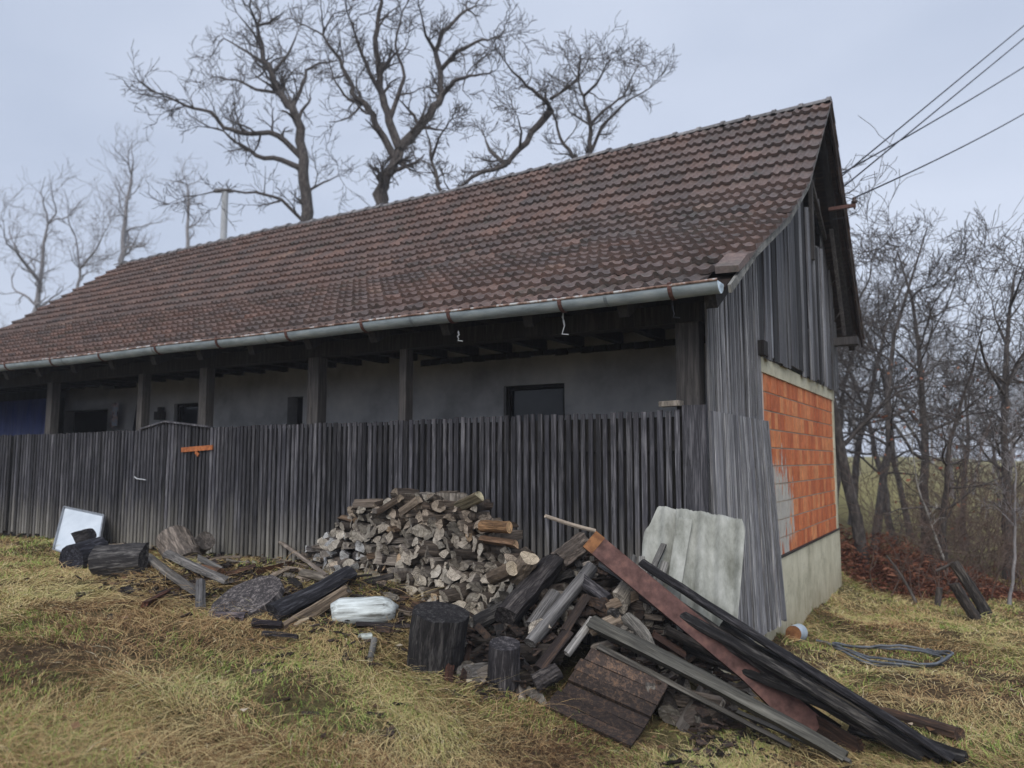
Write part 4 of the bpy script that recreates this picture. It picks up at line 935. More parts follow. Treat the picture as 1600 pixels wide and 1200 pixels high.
hlog(hh(840, 1055, .04), hh(885, 1000, .05), .13, 'half', 'brownrot', 'dark log low on the heap right of the small black stump', (.8, .8, .85), 'log', 'half_log', 23, roll=1)
hlog(hh(835, 1075, .03), hh(872, 1060, .05), .12, 'round', 'burnt', 'black knobby log at the foot of the heap beside the small stump', (1.5, 1.4, 1.4), 'log', 'short_log', 24, rough=.16)
def chunks():
    rr = random.Random(202)
    for k in range(58):
        x = rr.uniform(-1.8, -.1); y = rr.uniform(-1.55, -.3); zz = heap(x, y)
        if zz-float(gb(x, y)) < .03 or (y < -.82 and x > -.9) or (x < -1.3 and y < -1.0): continue
        L = rr.uniform(.16, .42); dia = rr.uniform(.06, .15); a = rr.uniform(0, 3.14); d = Vector((math.cos(a), -abs(math.sin(a)), rr.gauss(-.25, .3))).normalized(); c = Vector((x, y, zz-.02))
        if c.y+L/2 > -.1: c.y = -.1-L/2
        mt_ = rr.choice(('burnt', 'burnt', 'brownrot', 'oldgrey', 'barklog', 'bark')); u = {'burnt': rr.uniform(.7, 1.7), 'brownrot': rr.uniform(.5, 1.1), 'oldgrey': rr.uniform(.25, .9), 'barklog': rr.uniform(.35, .8), 'bark': rr.uniform(.5, 1.2)}[mt_]
        word = {'burnt': 'charred', 'brownrot': 'rotten brown', 'oldgrey': 'grey cracked', 'barklog': 'furrowed bark-covered', 'bark': 'dark barky'}[mt_]; kd = rr.choice(('half', 'third', 'quarter', 'round'))
        o = hlog(c-d*L/2, c+d*L/2, dia, kd, mt_, '%s %s %s chunk in the %s %s of the loose heap' % ('large' if L*dia > .035 else 'small', word, {'half': 'half-round', 'third': 'thick wedge', 'quarter': 'three-sided', 'round': 'round'}[kd], 'upper' if y > -.7 else 'lower', 'left' if x < -1.2 else ('right' if x > -.6 else 'middle')), (u, u*.98, u*.96), 'wood chunk', 'wood_chunk', 700+k, rr.uniform(.6, 1.1), rr.uniform(0, .03), rr.uniform(.12, .24), roll=rr.uniform(0, 6), rings=8); o['group'] = 'broken wood chunks in the loose heap'
chunks()
def heap_debris():
    rs = random.Random(55); mb = MB()
    for k in range(2600):
        if k < 1100: x = rs.uniform(-1.9, .5); y = rs.uniform(-1.7, -.1); z = heap(x, y)+rs.uniform(-.09, .03)
        elif k < 2000: x = rs.uniform(-5.6, -2.0); y = rs.gauss(-1.25, .4); z = float(gb(x, y))+.015
        else: x = rs.uniform(-5, 2.2); y = rs.gauss(-1.4, .7); z = float(gb(x, y))+.012
        if y > -.1 or (y < -.9 and -.9 < x < .2): continue
        L = rs.uniform(.02, .14)*(1.3 if k < 1100 else 1); w_ = L*rs.uniform(.12, .4); a = rs.uniform(0, 6.28); d = Vector((math.cos(a), math.sin(a), rs.gauss(0, .25))).normalized()
        p = Vector((x, y, max(z, float(gb(x, y))+.01))); mb.bar(p-d*L/2, p+d*L/2, w_, rs.uniform(.004, .016), up=(rs.gauss(0, .4), rs.gauss(0, .4), 1), tn=rs.choice((rs.uniform(.2, .6), rs.uniform(.4, 1.0), rs.uniform(.9, 1.8))))
    tag(mb.build('bark_debris', M['brownrot']), 'bark chips and splinters strewn over the heap and the ground in front', 'debris', kind='stuff')
heap_debris()
# stumps
hlog(gh(678, 1044, -.02), gh(678, 1044, -.02)+Vector((.08, -.03, .44)), .41, 'round', 'burnt', 'large black sawn stump standing askew in front of the firewood stack', (1.1, 1.1, 1.15), 'stump', 'stump', 31, 1.03, 0, .018, slant=.0)
hlog(gh(786, 1078, -.02), gh(786, 1078, -.02)+Vector((.05, -.06, .36)), .235, 'round', 'burnt', 'small dark grey stump standing upright at the left foot of the heap', (2.2, 2.15, 2.3), 'stump', 'stump', 32, .95, 0, .02, slant=.0)
hlog(gh(712, 1044, .0), gh(712, 1044, .0)+Vector((.03, .03, .26)), .022, 'round', 'birch', 'thin whitish birch stick leaning against the big black stump', cat='stick', name='birch_stick', seed=33)
hlog(Vector(dp(852, 806, 6.55)), hh(930, 866, .2), .032, 'round', 'treepale_haze', 'thin bare stick jutting up left from behind the top of the rusty channel', (1.6, 1.4, 1.1), 'stick', 'stick', 34, 1.1, .01)

# rusty channel: a U-profile with an orange upper end and a bent strip
def channel():
    a = P(921, 842, 1, -.78); b = gh(1275, 1155, .05); e1 = a.lerp(b, .72)+Vector((0, 0, .03))
    root = empty('rusty_channel', a, 'long rusty red steel channel sloping from the top of the heap to the ground', 'steel channel')
    mb = MB(); pts = [a, a.lerp(e1, .5), e1, b]
    d = (b-a).normalized(); sd_ = Vector((.83, .5, .18)); sd_ = (sd_-d*sd_.dot(d)).normalized(); nu = sd_.cross(d)
    if nu.z < 0: nu = -nu
    for i in range(3):
        p, q = pts[i], pts[i+1]; w0, w1 = (.078, .078) if i < 2 else (.078, .1)
        mb.hexa([p-sd_*w0, q-sd_*w1, q+sd_*w1, p+sd_*w0], [p-sd_*w0+nu*.008, q-sd_*w1+nu*.008, q+sd_*w1+nu*.008, p+sd_*w0+nu*.008], rnd=.5)
        for s in (-1, 1):
            p_, q_ = p+sd_*w0*s, q+sd_*w1*s; o_ = -sd_*s*.008
            mb.hexa([p_-nu*.05, q_-nu*.05, q_-nu*.05+o_, p_-nu*.05+o_], [p_-nu*.0005, q_-nu*.0005, q_-nu*.0005+o_, p_-nu*.0005+o_], rnd=.6, tn=.85)
    mb.build('web', M['rust'], root)
    mb = MB(); t = .12; q = a.lerp(e1, .5); q = a+(q-a)*t
    mb.hexa([a-sd_*.08+nu*.009, q-sd_*.08+nu*.009, q+sd_*.08+nu*.009, a+sd_*.08+nu*.009], [a-sd_*.08+nu*.013, q-sd_*.08+nu*.013, q+sd_*.08+nu*.013, a+sd_*.08+nu*.013]); mb.build('rust_patch', M['rustedge'], root)
channel()
# long members
hlog(hh(925, 995, .10), gh(1322, 1196, .05), .2, 'half', 'oldgrey', 'heavy grey squared pole running from mid heap down to the front edge of the yard', (.62, .62, .57), 'pole', 'heavy_pole', 41, .75, .03, .09, roll=1.1, flat=.85, rings=14)
hlog(hh(935, 1015, .02), gh(1235, 1180, .06), .1, 'half', 'oldgrey', 'narrow grey lath lying right under the heavy pole', (.62, .6, .57), 'lath', 'lath', 42, .6, .015, .12, roll=1.1, rings=12)
BM = [((1003, 880), (1490, 1205), .125, 'thick black charred beam running from the screen to the front right corner of the pile', 'charred_beam', (1.0, 1.0, 1.1), -.5, .07),
      ((1010, 915), (1420, 1180), .13, 'charred beam lying just left of the thick black one', 'charred_beam', (1.5, 1.4, 1.4), -.54, .05),
      ((1000, 930), (1440, 1194), .09, 'thin black charred batten below the charred beams', 'charred_batten', (1.3, 1.3, 1.3), -.6, .03),
      ((1040, 985), (1310, 1148), .11, 'dark brown beam in the shadow under the rusty channel', 'dark_beam', (1.0, .9, .8), -.66, .04)]
for k, (s_, e, dia, lab, nm, cl, l0, l1) in enumerate(BM):
    a = P(*s_, 1, l0); b = gh(*e, l1); hlog(a, b, dia, 'half', 'burnt', lab, cl, 'beam', nm, 50+k, .85, .035, .15, roll=1.2+k, rings=14)
hlog(gh(1185, 1040, .16), gh(1290, 1110, .1), .045, 'half', 'split', 'pale yellowish split lath lying on the charred beams', (1.7, 1.4, .95), 'lath', 'lath', 61, .5)
hlog(gh(1120, 1010, .2), gh(1425, 1165, .07), .06, 'half', 'oldgrey', 'grey batten squeezed between the charred beams', (.9, .85, .8), 'batten', 'batten', 62, .8, .01)
hlog(gh(1345, 1120, .05), gh(1500, 1160, .05), .12, 'round', 'brownrot', 'brown debarked log lying in the grass right of the charred beams', (1.5, 1.35, 1.25), 'log', 'round_log', 63, .8, .01, .08)
hlog(gh(1330, 1150, .04), gh(1510, 1198, .04), .13, 'third', 'burnt', 'black charred stub ending at the front right of the pile', (1.2, 1.2, 1.2), 'beam', 'charred_stub', 64, .9, .01, .1)
hlog(gh(1250, 1135, .09), gh(1345, 1180, .05), .14, 'half', 'brownrot', 'dark brown half beam under the lower end of the rusty channel', (.9, .75, .7), 'beam', 'half_beam', 65, .9)
hlog(gh(1150, 1120, .04), gh(1330, 1198, .03), .05, 'third', 'oldgrey', 'thin grey batten half hidden under the heavy pole in front', (.7, .7, .7), 'batten', 'batten', 66, .8)

def fan():   # thin dark planks fanning out to the front right
    rr = random.Random(17)
    for k in range(12):
        u0, v0 = rr.uniform(1050, 1150), rr.uniform(935, 1010); u1 = rr.uniform(1330, 1500); v1 = 1120+(u1-1300)*.38+rr.uniform(-15, 20)
        a = P(u0, v0+(u0-1050)*.3, 1, rr.uniform(-.5, -.42)); b = gh(u1, min(v1, 1205), rr.uniform(.02, .09)); t = rr.uniform(.0, .3); a = a.lerp(b, t); a.z -= .05
        if a.z < float(gb(a.x, a.y))+.03: a.z = float(gb(a.x, a.y))+.03
        mt_ = rr.choice(('burnt', 'burnt', 'brownrot', 'oldgrey')); u = {'burnt': rr.uniform(.8, 1.6), 'brownrot': rr.uniform(.5, 1.0), 'oldgrey': rr.uniform(.3, .6)}[mt_]
        word = {'burnt': 'charred', 'brownrot': 'dark brown', 'oldgrey': 'dull grey'}[mt_]
        o = hlog(a, b, rr.uniform(.035, .075), rr.choice(('half', 'third', 'quarter')), mt_, '%s %s batten fanning from under the channel, lower end %s' % ('short' if (b-a).length < 1.4 else 'long', word, 'near the front edge' if u1 > 1440 else ('mid-fan' if u1 > 1385 else 'close to the channel end')), (u, u*.98, u*.96), 'batten', 'batten', 500+k, rr.uniform(.6, 1), rr.uniform(0, .04), .15, roll=rr.uniform(0, 6), rings=14); o['group'] = 'battens fanning to the front right'
fan()
# curved stave slab in front -----------------------------------------------------
def curved_slab(corners, sag, nst, th, mat, name, label, cat, cols):
    a, b, c, d = [Vector(p) for p in corners]   # a-b upper edge, d-c lower edge
    nrm = (b-a).cross(d-a).normalized()
    if nrm.z < 0: nrm = -nrm
    mb = MB(); nn = 3
    for i in range(nst):
        for j in range(nn):
            t0 = (i*nn+j)/(nst*nn); t1 = (i*nn+j+1)/(nst*nn)
            if j == nn-1: t1 -= .018
            def pt(t, s): 
                e0, e1 = a.lerp(d, t), b.lerp(c, t); wob = .012*math.sin(i*3.1+s*5)
                return e0.lerp(e1, s)-nrm*(sag*math.sin(math.pi*(t*.85+.1)))+nrm*(.01*((i*7) % 3-1)+wob*.3)
            prev = None
            for s0, s1 in ((0-.02*((i*5) % 3), .33), (.33, .66), (.66, 1+.02*((i*3) % 3))):
                q = [pt(t0, s0), pt(t0, s1), pt(t1, s1), pt(t1, s0)]
                mb.hexa([x-nrm*th for x in q], q, rnd=(i*.37) % 1, tn=cols[i % len(cols)])
    o = mb.build(name, mat, None, origin=a); tag(o, label, cat); return o
sa, sb_, sc, sd2 = hh(925, 1018, .05), hh(1048, 1083, .1), gh(985, 1180, .05), gh(852, 1113, .04)
curved_slab((sa, sb_, sc, sd2), .09, 6, .035, M['brownrot'], 'hollow_slab', 'hollowed dark brown wooden slab with long cracks lying concave side up at the front of the heap', 'wood slab', (1.9, 1.3, .85, 1.0, .8, 1.1))
# round lid, charred curved slab and neighbours, left
def disc(c, r, nrm_, th, mat, name, label, cat, color):
    o = hlog(c, c+Vector(nrm_).normalized()*th, 2*r, 'round', mat, label, color, cat, name, 71, 1, 0, .02, rings=3, slant=.0); return o
disc(gh(388, 948, .02), .3, (.0, -.55, 1), .06, 'burnt', 'round_slab', 'round dark grey wooden disc lying tilted among the planks on the left', 'wood disc', (3.2, 3.0, 3.0))
hlog(gh(425, 968, .05), gh(548, 918, .14), .3, 'third', 'burnt', 'curved charred trough-like slab lying right of the round wooden disc', (1.0, 1.05, 1.25), 'wood slab', 'charred_slab', 72, .75, .03, .07, roll=1.7, rings=12)
hlog(gh(440, 985, .0), gh(540, 935, .07), .12, 'half', 'split', 'pale-edged split log lying under the curved charred slab', (1.1, .95, .8), 'log', 'split_log', 73, .8)
hlog(gh(335, 965, .01), gh(385, 968, .02), .14, 'half', 'burnt', 'flat black board piece in front of the round wooden disc', (2.2, 2.0, 2.3), 'board', 'board_piece', 74, roll=1.5, flat=.6)
hlog(gh(430, 868, .2), gh(512, 915, .08), .085, 'half', 'split', 'weathered board end leaning down towards the left foot of the firewood stack', (1.0, .93, .88), 'board', 'leaning_board', 75, .8, roll=1)
hlog(gh(232, 885, .1), gh(318, 938, .04), .13, 'half', 'oldgrey', 'front grey plank of the two crossing left of the round wooden disc', (.85, .8, .76), 'plank', 'grey_plank', 76, .9, .01, roll=1.3)
hlog(gh(262, 885, .14), gh(358, 918, .06), .11, 'half', 'oldgrey', 'rear grey plank of the two lying left of the round wooden disc', (.8, .78, .8), 'plank', 'grey_plank', 77, .9, .01, roll=1.6)
hlog(gh(313, 955, .0), gh(312, 940, .16), .085, 'round', 'oldgrey', 'short grey stub standing at the end of the front grey plank', (.6, .6, .65), 'stub', 'wood_stub', 78)
hlog(P(292, 888, 1, -.8), P(268, 842, 1, -.72), .38, 'round', 'barklog', 'stripy brown and grey barked log section leaning towards the screen', (1.3, 1.25, 1.2), 'log', 'bark_section', 79, 1.0, 0, .09)
hlog(P(300, 862, 1, -.35), P(322, 845, 1, -.35), .22, 'round', 'barklog', 'round grey log end standing behind the stripy bark section', (1.1, 1.1, 1.1), 'log', 'log_end', 80)
hlog(gh(315, 900, .06), gh(345, 905, .05), .1, 'round', 'brownrot', 'small round brown log behind the grey planks', (1.8, 1.4, 1.1), 'log', 'short_log', 81)
hlog(gh(310, 890, .12), gh(348, 900, .06), .06, 'half', 'oldgrey', 'thin grey lath behind the grey planks', (1, 1, 1), 'lath', 'lath', 82)
def litter():
    rr = random.Random(91)
    for k in range(84):
        x = rr.uniform(-5.7, -2.0); y = rr.gauss(-1.05, .22)
        if y > -.3 or y < -1.7: continue
        L = rr.uniform(.12, .5); dia = rr.uniform(.035, .12); a = rr.uniform(-.6, .5); d = Vector((math.cos(a), math.sin(a), rr.gauss(0, .12))).normalized(); c = Vector((x, y, float(gb(x, y))+dia*.25))
        kd = rr.choice(('half', 'third', 'quarter')); mt_ = rr.choice(('brownrot', 'burnt', 'oldgrey', 'barklog', 'split')); u = rr.uniform(.5, 1.2)
        word = {'brownrot': 'rotten brown', 'burnt': 'blackened', 'oldgrey': 'grey weathered', 'barklog': 'barky', 'split': 'tan split'}[mt_]
        where = 'left of the round wooden disc' if x < -3.7 else ('around the round wooden disc' if x < -2.9 else 'near the whitish peeled log')
        o = hlog(c-d*L/2, c+d*L/2, dia, kd, mt_, '%s %s wood piece in the litter %s' % ('long' if L > .3 else 'short', word, where), (u*1.1, u, u*.9), 'wood piece', 'wood_piece', 400+k, rr.uniform(.6, 1), .02, .16, roll=rr.uniform(0, 6), flat=rr.uniform(.5, 1)); o['group'] = 'wood pieces in the litter before the screen'
litter()
# black block and drum
b0 = gh(185, 905); mb = MB()
def blk(mb, c, ex, ey, h, yaw, tl=0.0, **k):
    ca, sa_ = math.cos(yaw), math.sin(yaw); q = lambda z, s: [Vector((c.x+(dx*ca-dy*sa_)*s, c.y+(dx*sa_+dy*ca)*s, z+dx*tl)) for dx, dy in ((-ex, -ey), (ex, -ey), (ex, ey), (-ex, ey))]
    mb.hexa(q(c.z-.03, 1.0), q(c.z+h, .96), **k)
hlog(gh(146, 900, .13), gh(224, 896, .14), .3, 'half', 'burnt', 'squat black wooden block lying on the grass right of the drum-like log', (2.0, 2.0, 2.0), 'block', 'wood_block', 83, .95, 0, .05, roll=3.14, flat=1.1)
hlog(gh(110, 893, .12), gh(110, 893, .12)+Vector((-.12, .38, .05)), .33, 'round', 'burnt', 'black round log lying with its dark end towards the viewer below the white panel', (1.3, 1.4, 1.8), 'log', 'black_log', 84, .97, 0, .03)
hlog(gh(118, 872, .25), gh(142, 868, .26), .17, 'half', 'burnt', 'small black chunk lying on the round black log', (1.2, 1.2, 1.4), 'wood chunk', 'wood_chunk', 85, roll=.4)
hlog(gh(145, 872, .12), gh(190, 868, .13), .08, 'half', 'split', 'pale grey board end behind the black block', (1.5, 1.4, 1.25), 'board', 'board_end', 86, roll=1)
# white panel
def panel():
    bl, br_, tr, tl_ = gh(84, 860, .0), gh(146, 864, .0), P(162, 806, 1, -.12), P(101, 793, 1, -.12)
    br_ = bl+(tr-tl_)*1.02; 
    root = empty('framed_panel', (bl+br_)/2, 'bluish white framed panel leaning against the left part of the screen', 'panel')
    n_ = (br_-bl).cross(tl_-bl).normalized(); n_ = -n_ if n_.y > 0 else n_
    mb = MB(); tr = tl_+(br_-bl); mb.hexa([bl-n_*.03, br_-n_*.03, tr-n_*.03, tl_-n_*.03], [bl, br_, tr, tl_], rnd=.5); mb.build('sheet', M['white'], root)
    mb = MB(); cs = [bl, br_, tr, tl_]
    for i in range(4): mb.bar(cs[i]+n_*.003, cs[(i+1) % 4]+n_*.003, .02, .045, up=n_)
    mb.build('frame', M['alu'], root)
panel()
# whitish peeled log half buried
wl = hlog(gh(518, 970, .06), gh(620, 967, .07), .27, 'round', 'whitewash', 'thick whitish peeled log lying at the foot of the firewood stack', (1.0, 1.0, 1.0), 'log', 'white_log', 91, 1.0, .0, .05, flat=.85, endm=M['whitewash'], slant=.08)
_L = max(v.co.z for v in wl.data.vertices)
for v in wl.data.vertices:   # worn round towards its ends
    t = min(1, max(0, v.co.z/_L)); k = (1-max(0, (.12-t)/.12)**2*.35)*(1-max(0, (t-.68)/.32)**2.2*.75); v.co.x *= k; v.co.y *= k
wl.data.polygons.foreach_set('use_smooth', [True]*len(wl.data.polygons))
hlog(gh(556, 984, .05), gh(662, 988, .05), .05, 'half', 'burnt', 'thin black board lying in front of the white log', (1.4, 1.2, 1.2), 'board', 'thin_board', 92, roll=1.57, flat=1.6)
hlog(gh(562, 1000, .01), gh(580, 1000, .02), .07, 'round', 'whitewash', 'small white lump in the grass under the thin black board', (.8, .8, .75), 'stone', 'white_stone', 93)
hlog(gh(578, 1035, .02), gh(585, 1010, .05), .045, 'round', 'oldgrey', 'small grey wood chip lying alone in the grass', (1.2, 1.2, 1.2), 'wood chip', 'wood_chip', 94)
for k, (u1, v1, u2, v2, dia, mt_, cl) in enumerate(((395, 985, 440, 990, .09, 'burnt', (1.5, 1.3, 1.4)), (410, 1000, 465, 1008, .07, 'burnt', (1.3, 1.2, 1.3)), (470, 905, 510, 918, .09, 'oldgrey', (.9, .8, .7)), (505, 925, 545, 935, .1, 'oldgrey', (.8, .75, .7)), (355, 905, 400, 892, .07, 'brownrot', (1.5, 1.2, 1)), (400, 900, 455, 888, .06, 'brownrot', (1.6, 1.1, .8)), (420, 915, 450, 900, .1, 'split', (1.0, .9, .8)), (460, 985, 482, 975, .03, 'split', (1.2, 1.1, .9)), (225, 955, 262, 935, .08, 'brownrot', (1.7, 1.0, .8)), (192, 935, 205, 932, .09, 'burnt', (1.3, 1.2, 1.2)))):
    labs = ['dark rotten stick below the round wooden disc', 'dark twisted piece lowest in the grass below the curved slab', 'grey-brown bark piece behind the curved charred slab', 'grey bark piece between the curved slab and the stack', 'reddish brown lath behind the round wooden disc, left one', 'reddish brown lath behind the round wooden disc, right one', 'small square-cut block behind the round wooden disc', 'thin pale splinter in the grass right of the curved slab', 'crumpled reddish bark piece in the grass left of the stub', 'small dark clod-like chunk in the grass below the black block']
    hlog(gh(u1, v1, dia*.4+.02), gh(u2, v2, dia*.4+.03), dia, 'half' if k % 2 else 'third', mt_, labs[k], cl, 'wood piece', 'wood_piece', 100+k, .8, .01, .15, roll=k*1.3)

# fibre-cement sheets leaning at the corner --------------------------------------
def sheet(outline, n_, o_, e1, e2, th, amp, wl, name, label, seed):
    """outline in sheet coords (s,t); corrugations run along t"""
    rr = random.Random(seed); smin, smax = min(p[0] for p in outline), max(p[0] for p in outline); ns = int((smax-smin)/.0125); nt_ = 24
    def span(s):
        ts = []
        for (a, b), (c, d) in zip(outline, outline[1:]+outline[:1]):
            if (a <= s < c) or (c <= s < a): ts.append(b+(d-b)*(s-a)/(c-a))
        return (min(ts), max(ts)) if len(ts) > 1 else None
    V = []; cols = []
    for i in range(ns+1):
        s = smin+1e-4+(smax-smin-2e-4)*i/ns; sp_ = span(s)
        if not sp_: continue
        t0, t1 = sp_; t0 += rr.uniform(-.004, .004); t1 += rr.uniform(-.006, .006); cols.append([(s, t0+(t1-t0)*j/nt_) for j in range(nt_+1)])
    front, back = [], []
    for c in cols:
        for s, t in c:
            h = amp*math.cos(2*math.pi*s/wl)+.01*math.sin(t*3); s2 = s+rr.uniform(-.0, .0); p = o_+e1*s2+e2*t; front.append(p+n_*(h+th)); back.append(p+n_*h)
    V = front+back; m_ = nt_+1; N = len(front); Fc = []
    for i in range(len(cols)-1):
        for j in range(nt_):
            q = (i*m_+j, (i+1)*m_+j, (i+1)*m_+j+1, i*m_+j+1); Fc += [q, tuple(N+x for x in q[::-1])]
        Fc += [(i*m_, N+i*m_, N+(i+1)*m_, (i+1)*m_), (i*m_+nt_, (i+1)*m_+nt_, N+(i+1)*m_+nt_, N+i*m_+nt_)]
    for i in (0, len(cols)-1):
        for j in range(nt_):
            q = (i*m_+j, i*m_+j+1, N+i*m_+j+1, N+i*m_+j); Fc.append(q if i == 0 else q[::-1])
    mb = MB(); mb.add(V, Fc, rnd=rr.random(), smooth=True); o = mb.build(name, M['asb'], None, origin=o_); tag(o, label, 'sheet'); return o
def leaning(pts, ytop, ybot, vtop, vbot, *a):
    """plane leaning on the corner; its pixel outline becomes real sheet coordinates"""
    T0 = P(1100, vtop, 1, ytop); B0 = P(1100, vbot, 1, ybot); n_ = Vector((0, 0, 0)); e1 = Vector((1, .12, 0)).normalized(); e2 = (B0-T0); e2 = (e2-e1*e2.dot(e1)).normalized(); n_ = e1.cross(e2).normalized()
    if n_.y > 0: n_ = -n_
    out_ = []
    for u, v in pts:
        r = Vector(ray(u, v)); t = (T0-Vector(CP)).dot(n_)/r.dot(n_); p = Vector(CP)+r*t-T0; out_.append((p.dot(e1), p.dot(e2)))
    return out_, n_, T0, e1, e2
ol, n_, o_, e1, e2 = leaning([(1056, 794), (1100, 800), (1161, 812), (1165, 830), (1160, 900), (1152, 985), (1148, 1000), (1058, 985), (1050, 930), (1062, 850)], -.13, -.4, 800, 990)
sheet(ol, n_, o_, e1, e2, .007, .021, .15, 'fibre_cement_sheet', 'large pale grey-green corrugated sheet leaning on the barn corner', 1)
ol, n_, o_, e1, e2 = leaning([(1027, 790), (1056, 795), (1072, 812), (1062, 860), (1052, 960), (1000, 950), (1004, 850), (1008, 830), (1016, 822)], -.08, -.33, 800, 990)
sheet(ol, n_, o_, e1, e2, .007, .021, .15, 'fibre_cement_sheet', 'broken corrugated sheet with a jagged left edge behind the large one', 2)
ol, n_, o_, e1, e2 = leaning([(1060, 808), (1082, 812), (1074, 860), (1062, 940), (1042, 930), (1048, 880)], -.18, -.44, 800, 990)
sheet(ol, n_, o_, e1, e2, .007, .008, .2, 'fibre_cement_strip', 'narrow broken strip of grey sheet in front of the two corrugated ones', 3)
for k, (a, b, w_, lab, t) in enumerate((((1018, 895), (1038, 850), .085, 'middle grey split post standing before the broken sheet', 1.0), ((1008, 930), (1003, 870), .08, 'pale grey split post, leftmost before the broken sheet', 1.7), ((1025, 930), (1040, 878), .09, 'light grey split post right of the others before the broken sheet', 1.5), ((985, 905), (990, 870), .1, 'bark-covered split post at the left of the ones before the broken sheet', .9))):
    p0 = P(a[0], a[1], 1, -.38); p1 = P(b[0], b[1], 1, -.28); hlog(p0+(p0-p1)*.5, p1, w_*1.25, 'quarter', 'oldgrey', lab, (t, t*1.02, t*1.06), 'post', 'split_post', 120+k, .8, .0, .06, roll=k)
hlog(hh(1088, 975, .02), hh(1112, 968, .06), .13, 'round', 'burnt', 'small black knot of wood lying against the foot of the large sheet', (1, 1, 1), 'wood chunk', 'wood_chunk', 130, .8, 0, .25, rings=5)

# right side: tin bucket, hose, posts, bracken, ... -------------------------------
bk = gh(1240, 1003, .085); bk2 = gh(1276, 992, .075); d = (bk2-bk).normalized(); bk2 = bk+d*.27
br = empty('tin_bucket', bk, 'pale blue dented tin bucket with rusty bottom lying on its side by the barn', 'bucket')
mb = MB(); mb.tube([bk+d*.01, bk+d*.02, bk+d*.13, bk+d*.27], [.08, .082, .086, .09], 20, cap=False); mb.tube([bk+d*.27, bk+d*.275, bk+d*.03], [.09, .086, .079], 20, cap=False); mb.build('bucket_body', M['bucketblue'], br)
mb = MB(); mb.tube([bk, bk+d*.012], [.08, .08], 20, smooth=False); mb.build('bucket_bottom', M['rustedge'], br)
mb = MB(); c = gh(1385, 1028); pts = []
for k in range(90):
    a = -2.6+k/90*2*math.pi*2.6; rx, ry = .52+.03*math.sin(k*.31), .17+.02*math.sin(k*.5); x = c.x+rx*math.cos(a)+k*.0006; y = c.y+ry*2.1*math.sin(a); pts.append((x, y, float(gb(x, y))+.03+.012*math.sin(k*.7)+.0006*k))
st = gh(1275, 1005, .03); pts = [(st.x, st.y, st.z), (st.x+.12, st.y+.02, float(gb(st.x+.12, st.y))+.04)]+pts
mb.tube(pts, .013, 7); solid(mb, 'garden_hose', M['hose'], 'grey garden hose lying in loose loops on the grass beside the bucket', 'hose', c)
mb = MB(); q0, q1 = gh(1400, 1040, .04), gh(1475, 1044, .03); mb.tube([q0, q0.lerp(q1, .5)+Vector((0, 0, -.01)), q1], .006, 5); solid(mb, 'wire_end', M['wire'], 'thin dark wire trailing off right of the hose loops', 'wire', q0)
a = gh(1543, 962, .0); b = P(1490, 880, 1, a.y+.1); hlog(a, b, .17, 'round', 'burnt', 'taller of two dark rotten posts leaning left at the wood edge', (1.5, 1.4, 1.3), 'post', 'leaning_post', 140, .85, .02, .1)
a = gh(1525, 968, .0); b = P(1490, 912, 1, a.y); hlog(a, b, .15, 'round', 'burnt', 'shorter dark rotten post leaning beside the taller one', (2.0, 1.8, 1.6), 'post', 'leaning_post', 141, .9, 0, .1)
a = gh(1432, 945, .02); b = P(1385, 868, 1, a.y+.3); hlog(a, b, .045, 'round', 'tree', 'thin dark dead branch leaning before the bracken heap', cat='branch', name='dead_branch', seed=142, taper=.6, bend=.03)
a = gh(1464, 950, .0); b = P(1468, 918, 1, a.y); hlog(a, b, .09, 'round', 'tree', 'short dark stake standing between the dead branch and the leaning posts', cat='stake', name='stake', seed=143)
hlog(P(1463, 892, 1, 6.9), P(1492, 879, 1, 6.9), .04, 'round', 'tree', 'thin black twig crossing the top of the taller leaning post', cat='branch', name='dead_branch', seed=144)
def bracken():
    rs = random.Random(31); mb = MB(); c = Vector((.95, 8.6, 0))
    for k in range(7000):
        a = rs.uniform(0, 6.28); r_ = math.sqrt(rs.random()); x = c.x+r_*math.cos(a)*1.75-.2; y = c.y+r_*math.sin(a)*.9; h = 1.05*max(0, 1-r_**2)*(.55+.45*float(vn(x, y, 1.6, 3)))*(1.15-.25*(x-c.x+1.2)); z = float(gb(x, y))+h*rs.uniform(.2, 1.05)+.02
        s = rs.uniform(.03, .09); u = Vector((rs.gauss(0, 1), rs.gauss(0, 1), rs.gauss(0, .5))).normalized()*s; v_ = u.cross(Vector((rs.gauss(0, 1), rs.gauss(0, 1), rs.gauss(0, 1)))).normalized()*s*.22
        p = Vector((x, y, z)); mb.add([p-u, p+v_, p+u+Vector((0, 0, -.02)), p-v_], [(0, 1, 2, 3)], rnd=rs.random())
    for k in range(160):
        x = c.x+rs.uniform(-1.8, 1.7); y = c.y+rs.uniform(-.8, .8); z = float(gb(x, y)); p = Vector((x, y, z)); q = p+Vector((rs.uniform(-.4, .4), rs.uniform(-.3, .3), rs.uniform(.15, .6))); mb.tube([p, p.lerp(q, .6)+Vector((0, 0, .08)), q], .006, 3, cap=False, rnd=.1)
    tag(mb.build('bracken', M['bracken']), 'heap of rusty red dead bracken beyond the barn end', 'bracken', kind='stuff')
bracken()

